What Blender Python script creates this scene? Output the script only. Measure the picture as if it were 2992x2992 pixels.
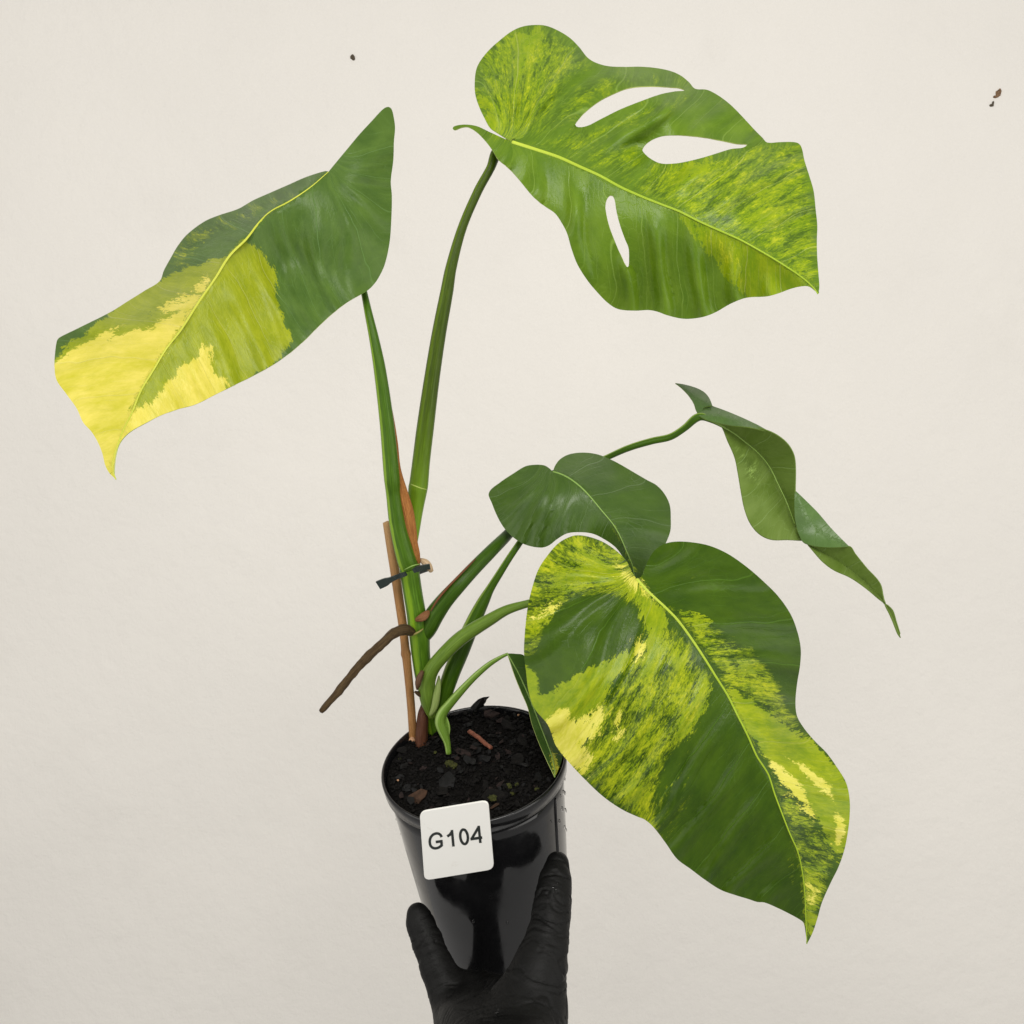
import bpy, bmesh, math, random
import numpy as np
from mathutils import Vector, Matrix, noise
from mathutils.geometry import delaunay_2d_cdt
random.seed(7); rng = np.random.default_rng(11)
for o in list(bpy.data.objects): bpy.data.objects.remove(o)
scene = bpy.context.scene
COL = scene.collection

# ------------------------------------------------------------------ camera, light, exposure
F = 3000.0; W = 2992.0                      # focal length and frame width in photo pixels
CAM_LOC = Vector((0, 0, 1.45)); PITCH = math.radians(4)
cd = bpy.data.cameras.new('camera'); cam = bpy.data.objects.new('camera', cd); COL.objects.link(cam)
cam.location = CAM_LOC; cam.rotation_euler = (math.radians(90) - PITCH, 0, 0)
cd.sensor_fit = 'HORIZONTAL'; cd.sensor_width = 36; cd.lens = 36 * F / W
cd.clip_start = 0.01; cd.clip_end = 50
scene.camera = cam
MC = Matrix.Translation(CAM_LOC) @ Matrix.Rotation(math.radians(90) - PITCH, 4, 'X')
world = bpy.data.worlds.new('World'); scene.world = world; world.use_nodes = True
bg = world.node_tree.nodes['Background']; bg.inputs[0].default_value = (1.0, 0.975, 0.94, 1); bg.inputs[1].default_value = 0.48
def cpt(x, y, z): return MC @ Vector((x, y, -z))            # x right, y up, z away from the camera, metres
def lamp(name, pos, target, sx, sy, power, col=(1, 0.975, 0.93)):
    l = bpy.data.lights.new(name, 'AREA'); l.shape = 'RECTANGLE'; l.size = sx; l.size_y = sy; l.energy = power; l.color = col
    o = bpy.data.objects.new(name, l); COL.objects.link(o); p = cpt(*pos); t = cpt(*target)
    o.location = p; o.rotation_euler = (t - p).to_track_quat('-Z', 'Y').to_euler(); return o
lamp('lamp_left', (-1.15, 0.1, -0.15), (0, 0, 0.75), 1.3, 1.5, 7.6)
lamp('lamp_right', (1.2, 0.0, -0.15), (0, 0, 0.75), 1.2, 1.4, 9.5)
lamp('lamp_front', (0.05, 0.8, -0.5), (0, -0.6, 1.4), 0.9, 0.5, 13.0)
vs = scene.view_settings; vs.view_transform = 'Standard'; vs.look = 'None'; vs.gamma = 1; vs.use_curve_mapping = False; vs.exposure = 0.0
scene.render.engine = 'CYCLES'

# ------------------------------------------------------------------ helpers
def P(x, y, z):                                             # photo pixel + distance -> world
    return MC @ Vector(((x - W / 2) / F * z, -(y - W / 2) / F * z, -z))
def ray_plane(x, y, p0, n):
    d = (MC.to_3x3() @ Vector(((x - W / 2) / F, -(y - W / 2) / F, -1)))
    t = (p0 - CAM_LOC).dot(n) / d.dot(n)
    return CAM_LOC + d * t, t
def zoomer(ox, oy, s): return lambda x, y: (ox + x * s, oy + y * s)
Z1 = zoomer(100, 250, 1150 / 1852); Z2 = zoomer(1300, 40, 1150 / 1932); Z3 = zoomer(1380, 1080, 1300 / 1932)
Z4 = zoomer(1480, 1500, 1100 / 1635); Z5 = zoomer(880, 1350, 800 / 1717); Z6 = zoomer(1050, 2000, 700 / 1363)
Z7 = zoomer(1150, 2400, 550 / 1795); ZS = zoomer(0, 0, 2992 / 1932)
def conv(Z, pts): return [Z(*p[:2]) + tuple(p[2:]) for p in pts]
def tag(o, label=None, cat=None, group=None, kind=None):
    for k, v in (('label', label), ('category', cat), ('group', group), ('kind', kind)):
        if v: o[k] = v
    return o
def empty(name, loc):
    o = bpy.data.objects.new(name, None); COL.objects.link(o); o.location = loc; o.empty_display_size = 0.02
    return o
def link(name, me, mat=None, parent=None, smooth=True):
    o = bpy.data.objects.new(name, me); COL.objects.link(o)
    if mat is not None and not me.materials: me.materials.append(mat)
    if smooth:
        me.polygons.foreach_set('use_smooth', [True] * len(me.polygons))
    if parent is not None:
        o.parent = parent; o.matrix_parent_inverse = Matrix.Translation(-parent.location)
        if parent.parent is not None: o.matrix_parent_inverse = (Matrix.Translation(-parent.parent.location) if parent.location.length == 0 else o.matrix_parent_inverse)
    return o
def mesh(name, v, f):
    me = bpy.data.meshes.new(name); me.from_pydata([tuple(p) for p in v], [], [tuple(q) for q in f]); me.update(); return me
def set_vec(me, name, arr):
    a = me.attributes.new(name, 'FLOAT_VECTOR', 'POINT'); a.data.foreach_set('vector', np.asarray(arr, dtype=np.float32).ravel())
def crom(pts, step, closed=False):
    pts = [np.array(p, float) for p in pts]; n = len(pts); out = []
    segs = n if closed else n - 1
    for i in range(segs):
        p1 = pts[i]; p2 = pts[(i + 1) % n]
        p0 = pts[(i - 1) % n] if (closed or i > 0) else 2 * p1 - p2
        p3 = pts[(i + 2) % n] if (closed or i < n - 2) else 2 * p2 - p1
        k = max(1, int(math.ceil(np.linalg.norm((p2 - p1)[:2]) / step)))
        # centripetal-ish: limit overshoot by shrinking tangents to chord length
        L = np.linalg.norm((p2 - p1)[:2]) + 1e-9
        t1 = (p2 - p0); t2 = (p3 - p1)
        t1 = t1 / (np.linalg.norm(t1[:2]) + 1e-9) * L; t2 = t2 / (np.linalg.norm(t2[:2]) + 1e-9) * L
        for j in range(k):
            t = j / k; a = 2*t**3-3*t**2+1; b = t**3-2*t**2+t; c = -2*t**3+3*t**2; d = t**3-t**2
            out.append(a*p1 + b*t1 + c*p2 + d*t2)
    if not closed: out.append(pts[-1])
    return np.array(out)
def inside(poly, q):
    poly = np.asarray(poly); x, y = q[:, 0], q[:, 1]; r = np.zeros(len(q), bool)
    x1, y1 = poly[:, 0], poly[:, 1]; x2, y2 = np.roll(x1, -1), np.roll(y1, -1)
    for a, b, c, d in zip(x1, y1, x2, y2):
        if b == d: continue
        m = ((b > y) != (d > y)) & (x < (c - a) * (y - b) / (d - b) + a); r ^= m
    return r
def seg_dist(poly, q, closed=True):
    poly = np.asarray(poly, float); n = len(poly); best = np.full(len(q), 1e9)
    for i in range(n if closed else n - 1):
        a = poly[i]; b = poly[(i + 1) % n]; ab = b - a; t = np.clip(((q - a) @ ab) / (ab @ ab + 1e-12), 0, 1)
        best = np.minimum(best, np.linalg.norm(q - a - t[:, None] * ab, axis=1))
    return best
def sdist(poly, q):
    d = seg_dist(poly, q); return np.where(inside(poly, q), d, -d)
def tps(ctrl, q, reg=1e-3):
    c = np.asarray(ctrl, float); X = c[:, :2] / 300; v = c[:, 2]; n = len(X)
    def U(r2): return np.where(r2 > 1e-12, r2 * np.log(np.maximum(r2, 1e-12)), 0)
    K = U(((X[:, None] - X[None]) ** 2).sum(-1)) + reg * np.eye(n); Pm = np.c_[np.ones(n), X]
    A = np.zeros((n + 3, n + 3)); A[:n, :n] = K; A[:n, n:] = Pm; A[n:, :n] = Pm.T
    sol = np.linalg.solve(A, np.r_[v, np.zeros(3)]); Q = q / 300
    return U(((Q[:, None] - X[None]) ** 2).sum(-1)) @ sol[:n] + np.c_[np.ones(len(Q)), Q] @ sol[n:]
def sstep(a, b, x):
    t = np.clip((x - a) / (b - a), 0, 1); return t * t * (3 - 2 * t)

# ------------------------------------------------------------------ materials
def newmat(name):
    m = bpy.data.materials.new(name); m.use_nodes = True; nt = m.node_tree
    return m, nt, nt.nodes['Principled BSDF']
class NG:
    def __init__(s, nt): s.nt = nt
    def n(s, t, **kw):
        nd = s.nt.nodes.new(t)
        for k, v in kw.items(): setattr(nd, k, v)
        return nd
    def put(s, sock, v):
        if isinstance(v, bpy.types.NodeSocket): s.nt.links.new(v, sock)
        elif v is not None: sock.default_value = v
    def math(s, op, a, b=None, c=None, clamp=False):
        nd = s.n('ShaderNodeMath', operation=op, use_clamp=clamp)
        for i, v in enumerate((a, b, c)): s.put(nd.inputs[i], v) if v is not None else None
        return nd.outputs[0]
    def mix(s, f, a, b):
        nd = s.n('ShaderNodeMix', data_type='RGBA'); s.put(nd.inputs[0], f); s.put(nd.inputs[6], a); s.put(nd.inputs[7], b); return nd.outputs[2]
    def noise(s, vec, scale, detail=4, rough=0.55, dist=0.0):
        nd = s.n('ShaderNodeTexNoise'); s.put(nd.inputs['Vector'], vec); nd.inputs['Scale'].default_value = scale
        nd.inputs['Detail'].default_value = detail; nd.inputs['Roughness'].default_value = rough; nd.inputs['Distortion'].default_value = dist
        return nd.outputs['Fac']
    def mapr(s, v, a, b, c=0.0, d=1.0, smooth=False):
        nd = s.n('ShaderNodeMapRange', interpolation_type='SMOOTHSTEP' if smooth else 'LINEAR'); s.put(nd.inputs[0], v)
        for i, q in enumerate((a, b, c, d)): s.put(nd.inputs[i + 1], q)
        return nd.outputs[0]
    def attr(s, name): return s.n('ShaderNodeAttribute', attribute_name=name).outputs['Vector']
    def sep(s, v):
        nd = s.n('ShaderNodeSeparateXYZ'); s.put(nd.inputs[0], v); return nd.outputs
    def comb(s, x, y, z=0.0):
        nd = s.n('ShaderNodeCombineXYZ')
        for i, q in enumerate((x, y, z)): s.put(nd.inputs[i], q)
        return nd.outputs[0]
    def scale(s, v, k):
        nd = s.n('ShaderNodeVectorMath', operation='MULTIPLY'); s.put(nd.inputs[0], v); nd.inputs[1].default_value = k; return nd.outputs[0]
    def bump(s, h, strength, dist, normal=None):
        nd = s.n('ShaderNodeBump'); s.put(nd.inputs['Height'], h); nd.inputs['Strength'].default_value = strength; nd.inputs['Distance'].default_value = dist
        if normal is not None: s.put(nd.inputs['Normal'], normal)
        return nd.outputs[0]
    def obj(s): return s.n('ShaderNodeTexCoord').outputs['Object']
def srgb(r, g, b, k=1.0):
    f = lambda c: ((c / 255 + 0.055) / 1.055) ** 2.4 if c > 10 else c / 255 / 12.92
    return (f(r) * k, f(g) * k, f(b) * k, 1)

def leaf_mat(name, g1, g2, lime1, lime2, yel1, yel2, vein, spec=0.26, rough=0.33, vein_amt=0.5, vsp=0.9, streak=(17.0, 7.0)):
    m, nt, bs = newmat(name); g = NG(nt)
    vc = g.attr('vein'); w, d, side = g.sep(vc)
    lime_sd, yel_sd, mott = g.sep(g.attr('pattern'))
    off = g.math('MULTIPLY', side, 13.7)
    sv = g.comb(g.math('MULTIPLY', w, streak[0]), g.math('MULTIPLY', d, streak[1]), off)          # long along the veins
    low = g.noise(g.comb(g.math('MULTIPLY', w, 3.4), g.math('MULTIPLY', d, 1.3), off), 1.0, 3, 0.6, 0.4)
    st = g.math('ADD', g.math('MULTIPLY', g.noise(sv, 1.0, 8, 0.80, 0.3), 0.66), g.math('MULTIPLY', low, 0.34))
    st2 = g.math('ADD', g.math('MULTIPLY', g.noise(g.scale(sv, (0.8, 0.6, 1)), 1.0, 7, 0.75, 0.5), 0.6), g.math('MULTIPLY', low, 0.4))
    ed = g.noise(g.comb(g.math('MULTIPLY', w, 5.0), g.math('MULTIPLY', d, 2.2), off), 1.0, 6, 0.65)
    ed2 = g.noise(g.comb(g.math('MULTIPLY', w, 22.0), g.math('MULTIPLY', d, 12.0), off), 1.0, 5, 0.75)
    edge = g.math('MULTIPLY', g.math('ADD', g.math('MULTIPLY', g.math('SUBTRACT', ed, 0.5), 1.0), g.math('MULTIPLY', g.math('SUBTRACT', ed2, 0.5), 0.8)), g.math('ADD', 1.0, g.math('MULTIPLY', mott, 2.2)))
    lime = g.mapr(g.math('ADD', lime_sd, edge), -0.03, 0.03)
    yel = g.mapr(g.math('ADD', yel_sd, edge), -0.03, 0.03)
    thr = g.math('SUBTRACT', 0.70, g.math('MULTIPLY', mott, 0.37))
    mo = g.mapr(g.math('SUBTRACT', st, thr), -0.012, 0.014)
    mo2 = g.math('MULTIPLY', g.mapr(g.math('SUBTRACT', st2, g.math('SUBTRACT', thr, 0.035)), -0.012, 0.012), 0.30)
    blotch = g.noise(g.comb(g.math('MULTIPLY', w, 2.0), g.math('MULTIPLY', d, 1.1), off), 1.0, 4, 0.6)
    fine = g.noise(sv, 3.1, 4, 0.6)
    green = g.mix(g.mapr(blotch, 0.3, 0.7), g1, g2)
    green = g.mix(g.math('MULTIPLY', g.mapr(mott, 0.15, 0.5), g.mapr(st2, 0.42, 0.52, 0.75, 0.0)), green, tuple(c * 0.62 for c in g1[:3]) + (1,))
    limec = g.mix(g.mapr(g.math('ADD', g.math('MULTIPLY', blotch, 0.4), g.math('MULTIPLY', st2, 0.6)), 0.42, 0.58), lime1, lime2)
    mo3 = g.math('MULTIPLY', g.mapr(g.math('SUBTRACT', st, g.math('ADD', thr, 0.075)), -0.015, 0.015), 0.6)
    limec = g.mix(mo3, limec, yel1)
    yelc = g.mix(g.mapr(g.math('ADD', g.math('MULTIPLY', blotch, 0.5), g.math('MULTIPLY', st2, 0.5)), 0.38, 0.62), yel1, yel2)
    # dark flecks scattered inside lime where mottling is strong
    fl = g.math('MULTIPLY', g.mapr(g.math('SUBTRACT', g.noise(sv, 1.35, 6, 0.7), 0.60), -0.02, 0.02), g.mapr(mott, 0.2, 0.5))
    limef = g.math('MAXIMUM', g.math('MAXIMUM', g.math('MULTIPLY', lime, g.math('SUBTRACT', 1.0, g.math('MULTIPLY', fl, 0.8))), mo), mo2)
    col = g.mix(limef, green, limec)
    col = g.mix(yel, col, yelc)
    # lateral veins
    wob = g.math('MULTIPLY', g.math('SUBTRACT', g.noise(g.comb(w, g.math('MULTIPLY', d, 0.8), off), 0.8, 2), 0.5), 0.5)
    ph = g.math('DIVIDE', g.math('ADD', w, wob), vsp)
    tri = g.math('ABSOLUTE', g.math('SUBTRACT', g.math('FRACT', ph), 0.5))
    v1 = g.mapr(tri, 0.0, 0.022, 1.0, 0.0, True)
    ph2 = g.math('MULTIPLY', ph, 4.0); tri2 = g.math('ABSOLUTE', g.math('SUBTRACT', g.math('FRACT', ph2), 0.5))
    v2 = g.math('MULTIPLY', g.mapr(tri2, 0.0, 0.06, 1.0, 0.0, True), g.mapr(g.noise(vc, 1.7, 2), 0.4, 0.65, 0.0, 0.55))
    cell = g.n('ShaderNodeTexVoronoi', feature='DISTANCE_TO_EDGE'); g.put(cell.inputs['Vector'], g.comb(g.math('MULTIPLY', w, 5.5), g.math('MULTIPLY', d, 3.0), off)); cell.inputs['Scale'].default_value = 1.0
    v3 = g.math('MULTIPLY', g.mapr(cell.outputs['Distance'], 0.0, 0.05, 1.0, 0.0), g.mapr(g.noise(vc, 0.9, 2), 0.45, 0.65, 0.0, 0.4))
    veins = g.math('MAXIMUM', g.math('MAXIMUM', v1, v2), v3)
    vfade = g.math('MULTIPLY', g.math('MULTIPLY', veins, g.mapr(d, 2.2, 4.2, 1.0, 0.35)), vein_amt)
    col = g.mix(vfade, col, g.mix(g.math('MAXIMUM', limef, yel), vein, g.mix(0.35, col, (0.85, 0.82, 0.35, 1))))
    g.put(bs.inputs['Base Color'], col)
    g.put(bs.inputs['Roughness'], g.mapr(g.noise(vc, 2.2, 5), 0.3, 0.7, rough - 0.06, rough + 0.08))
    bs.inputs['Specular IOR Level'].default_value = spec
    h = g.math('ADD', g.math('MULTIPLY', veins, -0.5), g.math('MULTIPLY', g.noise(vc, 9, 3), 0.5))
    g.put(bs.inputs['Normal'], g.bump(h, 0.5, 0.0008))
    # thin blade lets some light through
    out = nt.nodes['Material Output']; tr = g.n('ShaderNodeBsdfTranslucent'); g.put(tr.inputs[0], col)
    mx = g.n('ShaderNodeMixShader'); mx.inputs[0].default_value = 0.10
    nt.links.new(bs.outputs[0], mx.inputs[1]); nt.links.new(tr.outputs[0], mx.inputs[2]); nt.links.new(mx.outputs[0], out.inputs['Surface'])
    return m
def plain(name, c1, c2, scale=60, rough=0.5, spec=0.5, bump=0.2, bd=0.0005, stretch=(1, 1, 1)):
    m, nt, bs = newmat(name); g = NG(nt); v = g.scale(g.obj(), stretch); n = g.noise(v, scale, 6, 0.6)
    g.put(bs.inputs['Base Color'], g.mix(g.mapr(n, 0.3, 0.7), c1, c2)); bs.inputs['Roughness'].default_value = rough
    bs.inputs['Specular IOR Level'].default_value = spec; g.put(bs.inputs['Normal'], g.bump(n, bump, bd)); return m
def tube_mat(name, c1, c2, stripe, s0=0.0, s1=0.0, rough=0.42, spots=None, topc=None, bump=0.15):
    """tube coords: attribute tube = (length along in cm, angle/2pi, t 0..1)"""
    m, nt, bs = newmat(name); g = NG(nt); tv = g.attr('tube'); L, a, t = g.sep(tv)
    ca = g.math('COSINE', g.math('MULTIPLY', a, 2 * math.pi)); sa = g.math('SINE', g.math('MULTIPLY', a, 2 * math.pi))
    v = g.comb(g.math('MULTIPLY', ca, 2.2), g.math('MULTIPLY', sa, 2.2), g.math('MULTIPLY', L, 0.55))
    n = g.noise(v, 1.6, 6, 0.62); n2 = g.noise(v, 5.0, 4)
    col = g.mix(g.mapr(n, 0.3, 0.7), c1, c2)
    if s1 > s0:
        aw = g.math('ADD', a, g.math('MULTIPLY', g.math('SUBTRACT', n, 0.5), 0.05))
        band = g.math('MULTIPLY', g.mapr(aw, s0, s0 + 0.03), g.mapr(aw, s1 - 0.03, s1, 1.0, 0.0)); col = g.mix(band, col, stripe)
    n3 = g.noise(g.comb(g.math('MULTIPLY', ca, 7.0), g.math('MULTIPLY', sa, 7.0), g.math('MULTIPLY', L, 0.3)), 1.0, 5, 0.65)
    col = g.mix(g.mapr(n3, 0.52, 0.72, 0.0, 0.55), col, tuple(min(1, c * 1.7 + 0.01) for c in c2[:3]) + (1,)); col = g.mix(g.mapr(n3, 0.30, 0.46, 0.5, 0.0), col, tuple(c * 0.55 for c in c1[:3]) + (1,))
    if topc: col = g.mix(g.mapr(g.math('ADD', t, g.math('MULTIPLY', g.math('SUBTRACT', n, 0.5), 0.3)), 0.0, 0.35, 1.0, 0.0), col, topc)
    if spots: col = g.mix(g.mapr(n2, 0.58, 0.68), col, spots)
    g.put(bs.inputs['Base Color'], col); bs.inputs['Roughness'].default_value = rough * 0.8; bs.inputs['Specular IOR Level'].default_value = 0.19
    g.put(bs.inputs['Normal'], g.bump(g.math('ADD', g.math('ADD', n, n3), g.math('MULTIPLY', n2, 0.4)), bump * 1.6, 0.0008)); return m

# ------------------------------------------------------------------ geometry builders
def tube(name, pts, mat, parent, seg=20, step=9, wfac=1.0, flat=1.0, caps=True, rough_amp=0.0):
    """pts: (px, py, depth, width_px) -> tapered tube, round caps"""
    c = crom(pts, step); n = len(c)
    pos = [P(*q[:3]) for q in c]; rad = [max(q[3], 1.0) * 0.5 * wfac / F * q[2] for q in c]
    V = []; T = []; L = 0.0; view = (MC.to_3x3() @ Vector((0, 0, 1)))
    for i in range(n):
        tg = (pos[min(i + 1, n - 1)] - pos[max(i - 1, 0)]).normalized()
        if i: L += (pos[i] - pos[i - 1]).length
        s = tg.cross(view).normalized(); u = s.cross(tg).normalized()
        for k in range(seg):
            a = 2 * math.pi * k / seg; r = rad[i]
            if rough_amp: r *= 1 + rough_amp * noise.noise(Vector((math.cos(a) * 1.4, math.sin(a) * 1.4, L * 260)))
            V.append(pos[i] + (s * math.cos(a) + u * math.sin(a) * flat) * r); T.append((L * 100, k / seg, i / (n - 1)))
    Fc = [(i*seg+k, i*seg+(k+1) % seg, (i+1)*seg+(k+1) % seg, (i+1)*seg+k) for i in range(n-1) for k in range(seg)]
    if caps:
        for i, sg in ((0, -1), (n - 1, 1)):
            tg = (pos[min(i + 1, n - 1)] - pos[max(i - 1, 0)]).normalized() * sg
            V.append(pos[i] + tg * rad[i] * 0.35); T.append((L * 100 * (i > 0), 0, float(i > 0))); q = len(V) - 1
            for k in range(seg):
                e = (i*seg+k, i*seg+(k+1) % seg, q); Fc.append(e if sg > 0 else e[::-1])
    me = mesh(name, V, Fc); set_vec(me, 'tube', T)
    return link(name, me, mat, parent)

def sheet(half_a, half_b, midrib, mdepth, ctrl_a, ctrl_b, holes=(), lime=(), yellow=(), mott=(), dark=(), grid=9, und=(0.0, 90), k=0.55, base_m=0.0, fold_noise=0.0035):
    """one leaf blade: two margins from base to tip (photo pixels), midrib from base to tip, depth control points per side"""
    A = crom(half_a, 7); B = crom(half_b, 7); M = crom(midrib, 7)
    outline = np.vstack([A[:-1], B[::-1][:-1]]); H = [crom(h, 6, True) for h in holes]
    lo, hi = outline.min(0), outline.max(0)
    gx, gy = np.meshgrid(np.arange(lo[0], hi[0], grid), np.arange(lo[1], hi[1], grid * 0.866))
    gx = gx + (np.arange(gx.shape[0])[:, None] % 2) * grid / 2
    q = np.c_[gx.ravel(), gy.ravel()]; ok = inside(outline, q) & (seg_dist(outline, q) > grid * 0.55)
    for h in H: ok &= ~inside(h, q) & (seg_dist(h, q) > grid * 0.55)
    ok &= seg_dist(M, q, False) > grid * 0.6; q = q[ok]
    pts = [outline]; edges = [(i, (i + 1) % len(outline)) for i in range(len(outline))]; base = len(outline)
    for h in H:
        pts.append(h); edges += [(base + i, base + (i + 1) % len(h)) for i in range(len(h))]; base += len(h)
    Mi = M[1:-1]; pts.append(Mi); edges += [(base + i, base + i + 1) for i in range(len(Mi) - 1)]
    edges += [(0, base), (base + len(Mi) - 1, len(A) - 1)]
    pts.append(q); allp = np.vstack(pts)
    res = delaunay_2d_cdt([Vector(p) for p in allp], edges, [], 0, 0.05)
    v = np.array([tuple(p) for p in res[0]]); tri = np.array(res[2])
    cen = v[tri].mean(1); keep = inside(outline, cen)
    for h in H: keep &= ~inside(h, cen)
    tri = tri[keep]; used = np.unique(tri); rm = -np.ones(len(v), int); rm[used] = np.arange(len(used)); v = v[used]; tri = rm[tri]
    # orient towards camera (image y is down)
    a, b, c = v[tri[:, 0]], v[tri[:, 1]], v[tri[:, 2]]; cr = (b-a)[:, 0]*(c-a)[:, 1]-(b-a)[:, 1]*(c-a)[:, 0]
    tri[cr > 0] = tri[cr > 0][:, ::-1]
    # midrib coordinates
    seg = M[1:] - M[:-1]; sl = np.linalg.norm(seg, axis=1); cum = np.r_[0, np.cumsum(sl)]
    best = np.full(len(v), 1e9); s = np.zeros(len(v)); sd = np.zeros(len(v))
    for i in range(len(seg)):
        t = ((v - M[i]) @ seg[i]) / sl[i] ** 2; tc = np.clip(t, 0, 1); pr = M[i] + tc[:, None] * seg[i]; dd = np.linalg.norm(v - pr, axis=1)
        m = dd < best - 1e-6; best[m] = dd[m]; s[m] = cum[i] + (tc[m]) * sl[i]
        sd[m] = np.sign(seg[i][0] * (v[m, 1] - M[i][1]) - seg[i][1] * (v[m, 0] - M[i][0]))
    t0 = seg[:4].sum(0); t0 /= np.linalg.norm(t0); rel = v - M[0]; al = rel @ t0; pe = rel[:, 0]*-t0[1] + rel[:, 1]*t0[0]
    back = (s <= 1e-6); s = np.where(back, al, s); dist = np.where(back, np.abs(pe), best); sd = np.where(back, np.sign(pe), sd)
    w = s - k * dist; th = np.arctan2(dist, s); th0 = math.atan2(1, k); rr = np.hypot(s, dist)
    fan = w < 0; w = np.where(fan, -(th - th0) * 230, w); dv = np.where(fan, rr, dist)
    # side from polygon membership is safer than the sign: half A polygon
    polyA = np.vstack([A, M[::-1]]); polyB = np.vstack([B, M[::-1]]); inA = sdist(polyA, v) > sdist(polyB, v)
    onm = best < 0.5
    ed_ = np.vstack([tri[:, [0, 1]], tri[:, [1, 2]], tri[:, [2, 0]]]); ed_ = ed_[inA[ed_[:, 0]] == inA[ed_[:, 1]]]
    cn = np.zeros(len(v)); np.add.at(cn, ed_[:, 0], 1); np.add.at(cn, ed_[:, 1], 1); cn = np.maximum(cn, 1)
    fix = (best < 12) & ~back                               # even out the jumps where two midrib points are equally near
    for it in range(45):
        sw_ = np.bincount(ed_[:, 0], w[ed_[:, 1]], len(v)) + np.bincount(ed_[:, 1], w[ed_[:, 0]], len(v))
        w = np.where(fix, w, 0.4 * w + 0.6 * sw_ / cn)
        if it < 12: sd_ = np.bincount(ed_[:, 0], dv[ed_[:, 1]], len(v)) + np.bincount(ed_[:, 1], dv[ed_[:, 0]], len(v)); dv = np.where(fix, dv, 0.5 * dv + 0.5 * sd_ / cn)
    mc = [(M[j][0], M[j][1], float(np.interp(cum[j] / cum[-1], np.linspace(0, 1, len(mdepth)), mdepth))) for j in np.linspace(0, len(M) - 1, 9).astype(int)]
    za = tps(mc + list(ctrl_a), v); zb = tps(mc + list(ctrl_b), v)
    f_mid = sstep(0, 1, 1.0 * best / (best + 1e-9))
    zm = np.interp(s / cum[-1], np.linspace(0, 1, len(mdepth)), mdepth)
    z = np.where(onm & ~back, 0.5 * (za + zb), np.where(inA, za, zb))
    amp, sp = und
    ph = np.where(inA, 0.0, 1.1)
    sw = np.sin(2 * np.pi * w / sp + ph + 0.6 * np.sin(dist / 70)); z = z + amp * (0.65 * sw + 0.35 * (1 - 2 * np.abs(sw))) * sstep(8, 130, dist)
    z = z + fold_noise * np.array([noise.noise(Vector((p[0] / 130, p[1] / 130, 3.3))) for p in v]) * sstep(5, 90, dist)
    # colour pattern masks
    def field(polys):
        r = np.full(len(v), -60.0)
        for p in polys: r = np.maximum(r, sdist(np.array(p), v))
        return np.clip(r / 60, -1, 1)
    ls, ys = field(lime), field(yellow); mo = np.full(len(v), base_m)
    for poly, den, soft in mott: mo = np.maximum(mo, den * sstep(-soft, soft, sdist(np.array(poly), v)))
    for poly, soft in dark: mo = mo * (1 - 0.8 * sstep(-soft, soft, sdist(np.array(poly), v)))
    side = np.where(inA, 0.0, 1.0)
    P3 = [P(x, y, zz) for (x, y), zz in zip(v, z)]
    mz = [float(np.interp(cc / cum[-1], np.linspace(0, 1, len(mdepth)), mdepth)) for cc in cum]
    # the midrib as sampled on the blade
    mids = []
    for j in range(0, len(M), 2):
        i = int(np.argmin(((v - M[j]) ** 2).sum(1))); mids.append((v[i][0], v[i][1], z[i]))
    return P3, tri, np.c_[w / 100, dv / 100, side], np.c_[ls, ys, mo], mids
def build_leaf(sheets, mat, rim, parent, under=None):
    V, T, VE, PA, n = [], [], [], [], 0
    for s in sheets:
        V += s[0]; T += [tuple(int(i) + n for i in t) for t in s[1]]; VE.append(s[2]); PA.append(s[3]); n += len(s[0])
    me = mesh('leaf', V, T); set_vec(me, 'vein', np.vstack(VE)); set_vec(me, 'pattern', np.vstack(PA))
    mats = mat if isinstance(mat, list) else [mat]
    for m_ in mats: me.materials.append(m_)
    me.materials.append(rim)
    if len(mats) > 1:
        idx = []; 
        for si, s in enumerate(sheets): idx += [s[5]] * len(s[1])
        me.polygons.foreach_set('material_index', idx)
    o = link('leaf', me, None, parent)
    so = o.modifiers.new('thickness', 'SOLIDIFY'); so.thickness = 0.0006; so.offset = -1; so.material_offset_rim = len(mats); so.use_rim = True
    es = o.modifiers.new('crisp_rim', 'EDGE_SPLIT'); es.split_angle = math.radians(50)
    return o
def midrib_tube(mids, w0, w1, mat, leaf, root, lift=0.0001, thin=0.0):
    n = len(mids); pts = [(m[0], m[1], m[2] - lift, (w0 + (w1 - w0) * (i / (n - 1)) ** 0.8) * (1 - thin * max(0.0, 1 - i / (n - 1) / 0.35))) for i, m in enumerate(mids)]
    o = tube('midrib', pts[::2] + ([pts[-1]] if (n - 1) % 2 else []), mat, None, seg=10, flat=0.34)
    o.parent = leaf; o.matrix_parent_inverse = leaf.matrix_parent_inverse.inverted_safe() @ Matrix.Identity(4) if False else Matrix.Translation(-root.location) if False else Matrix.Identity(4)
    return o

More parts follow.
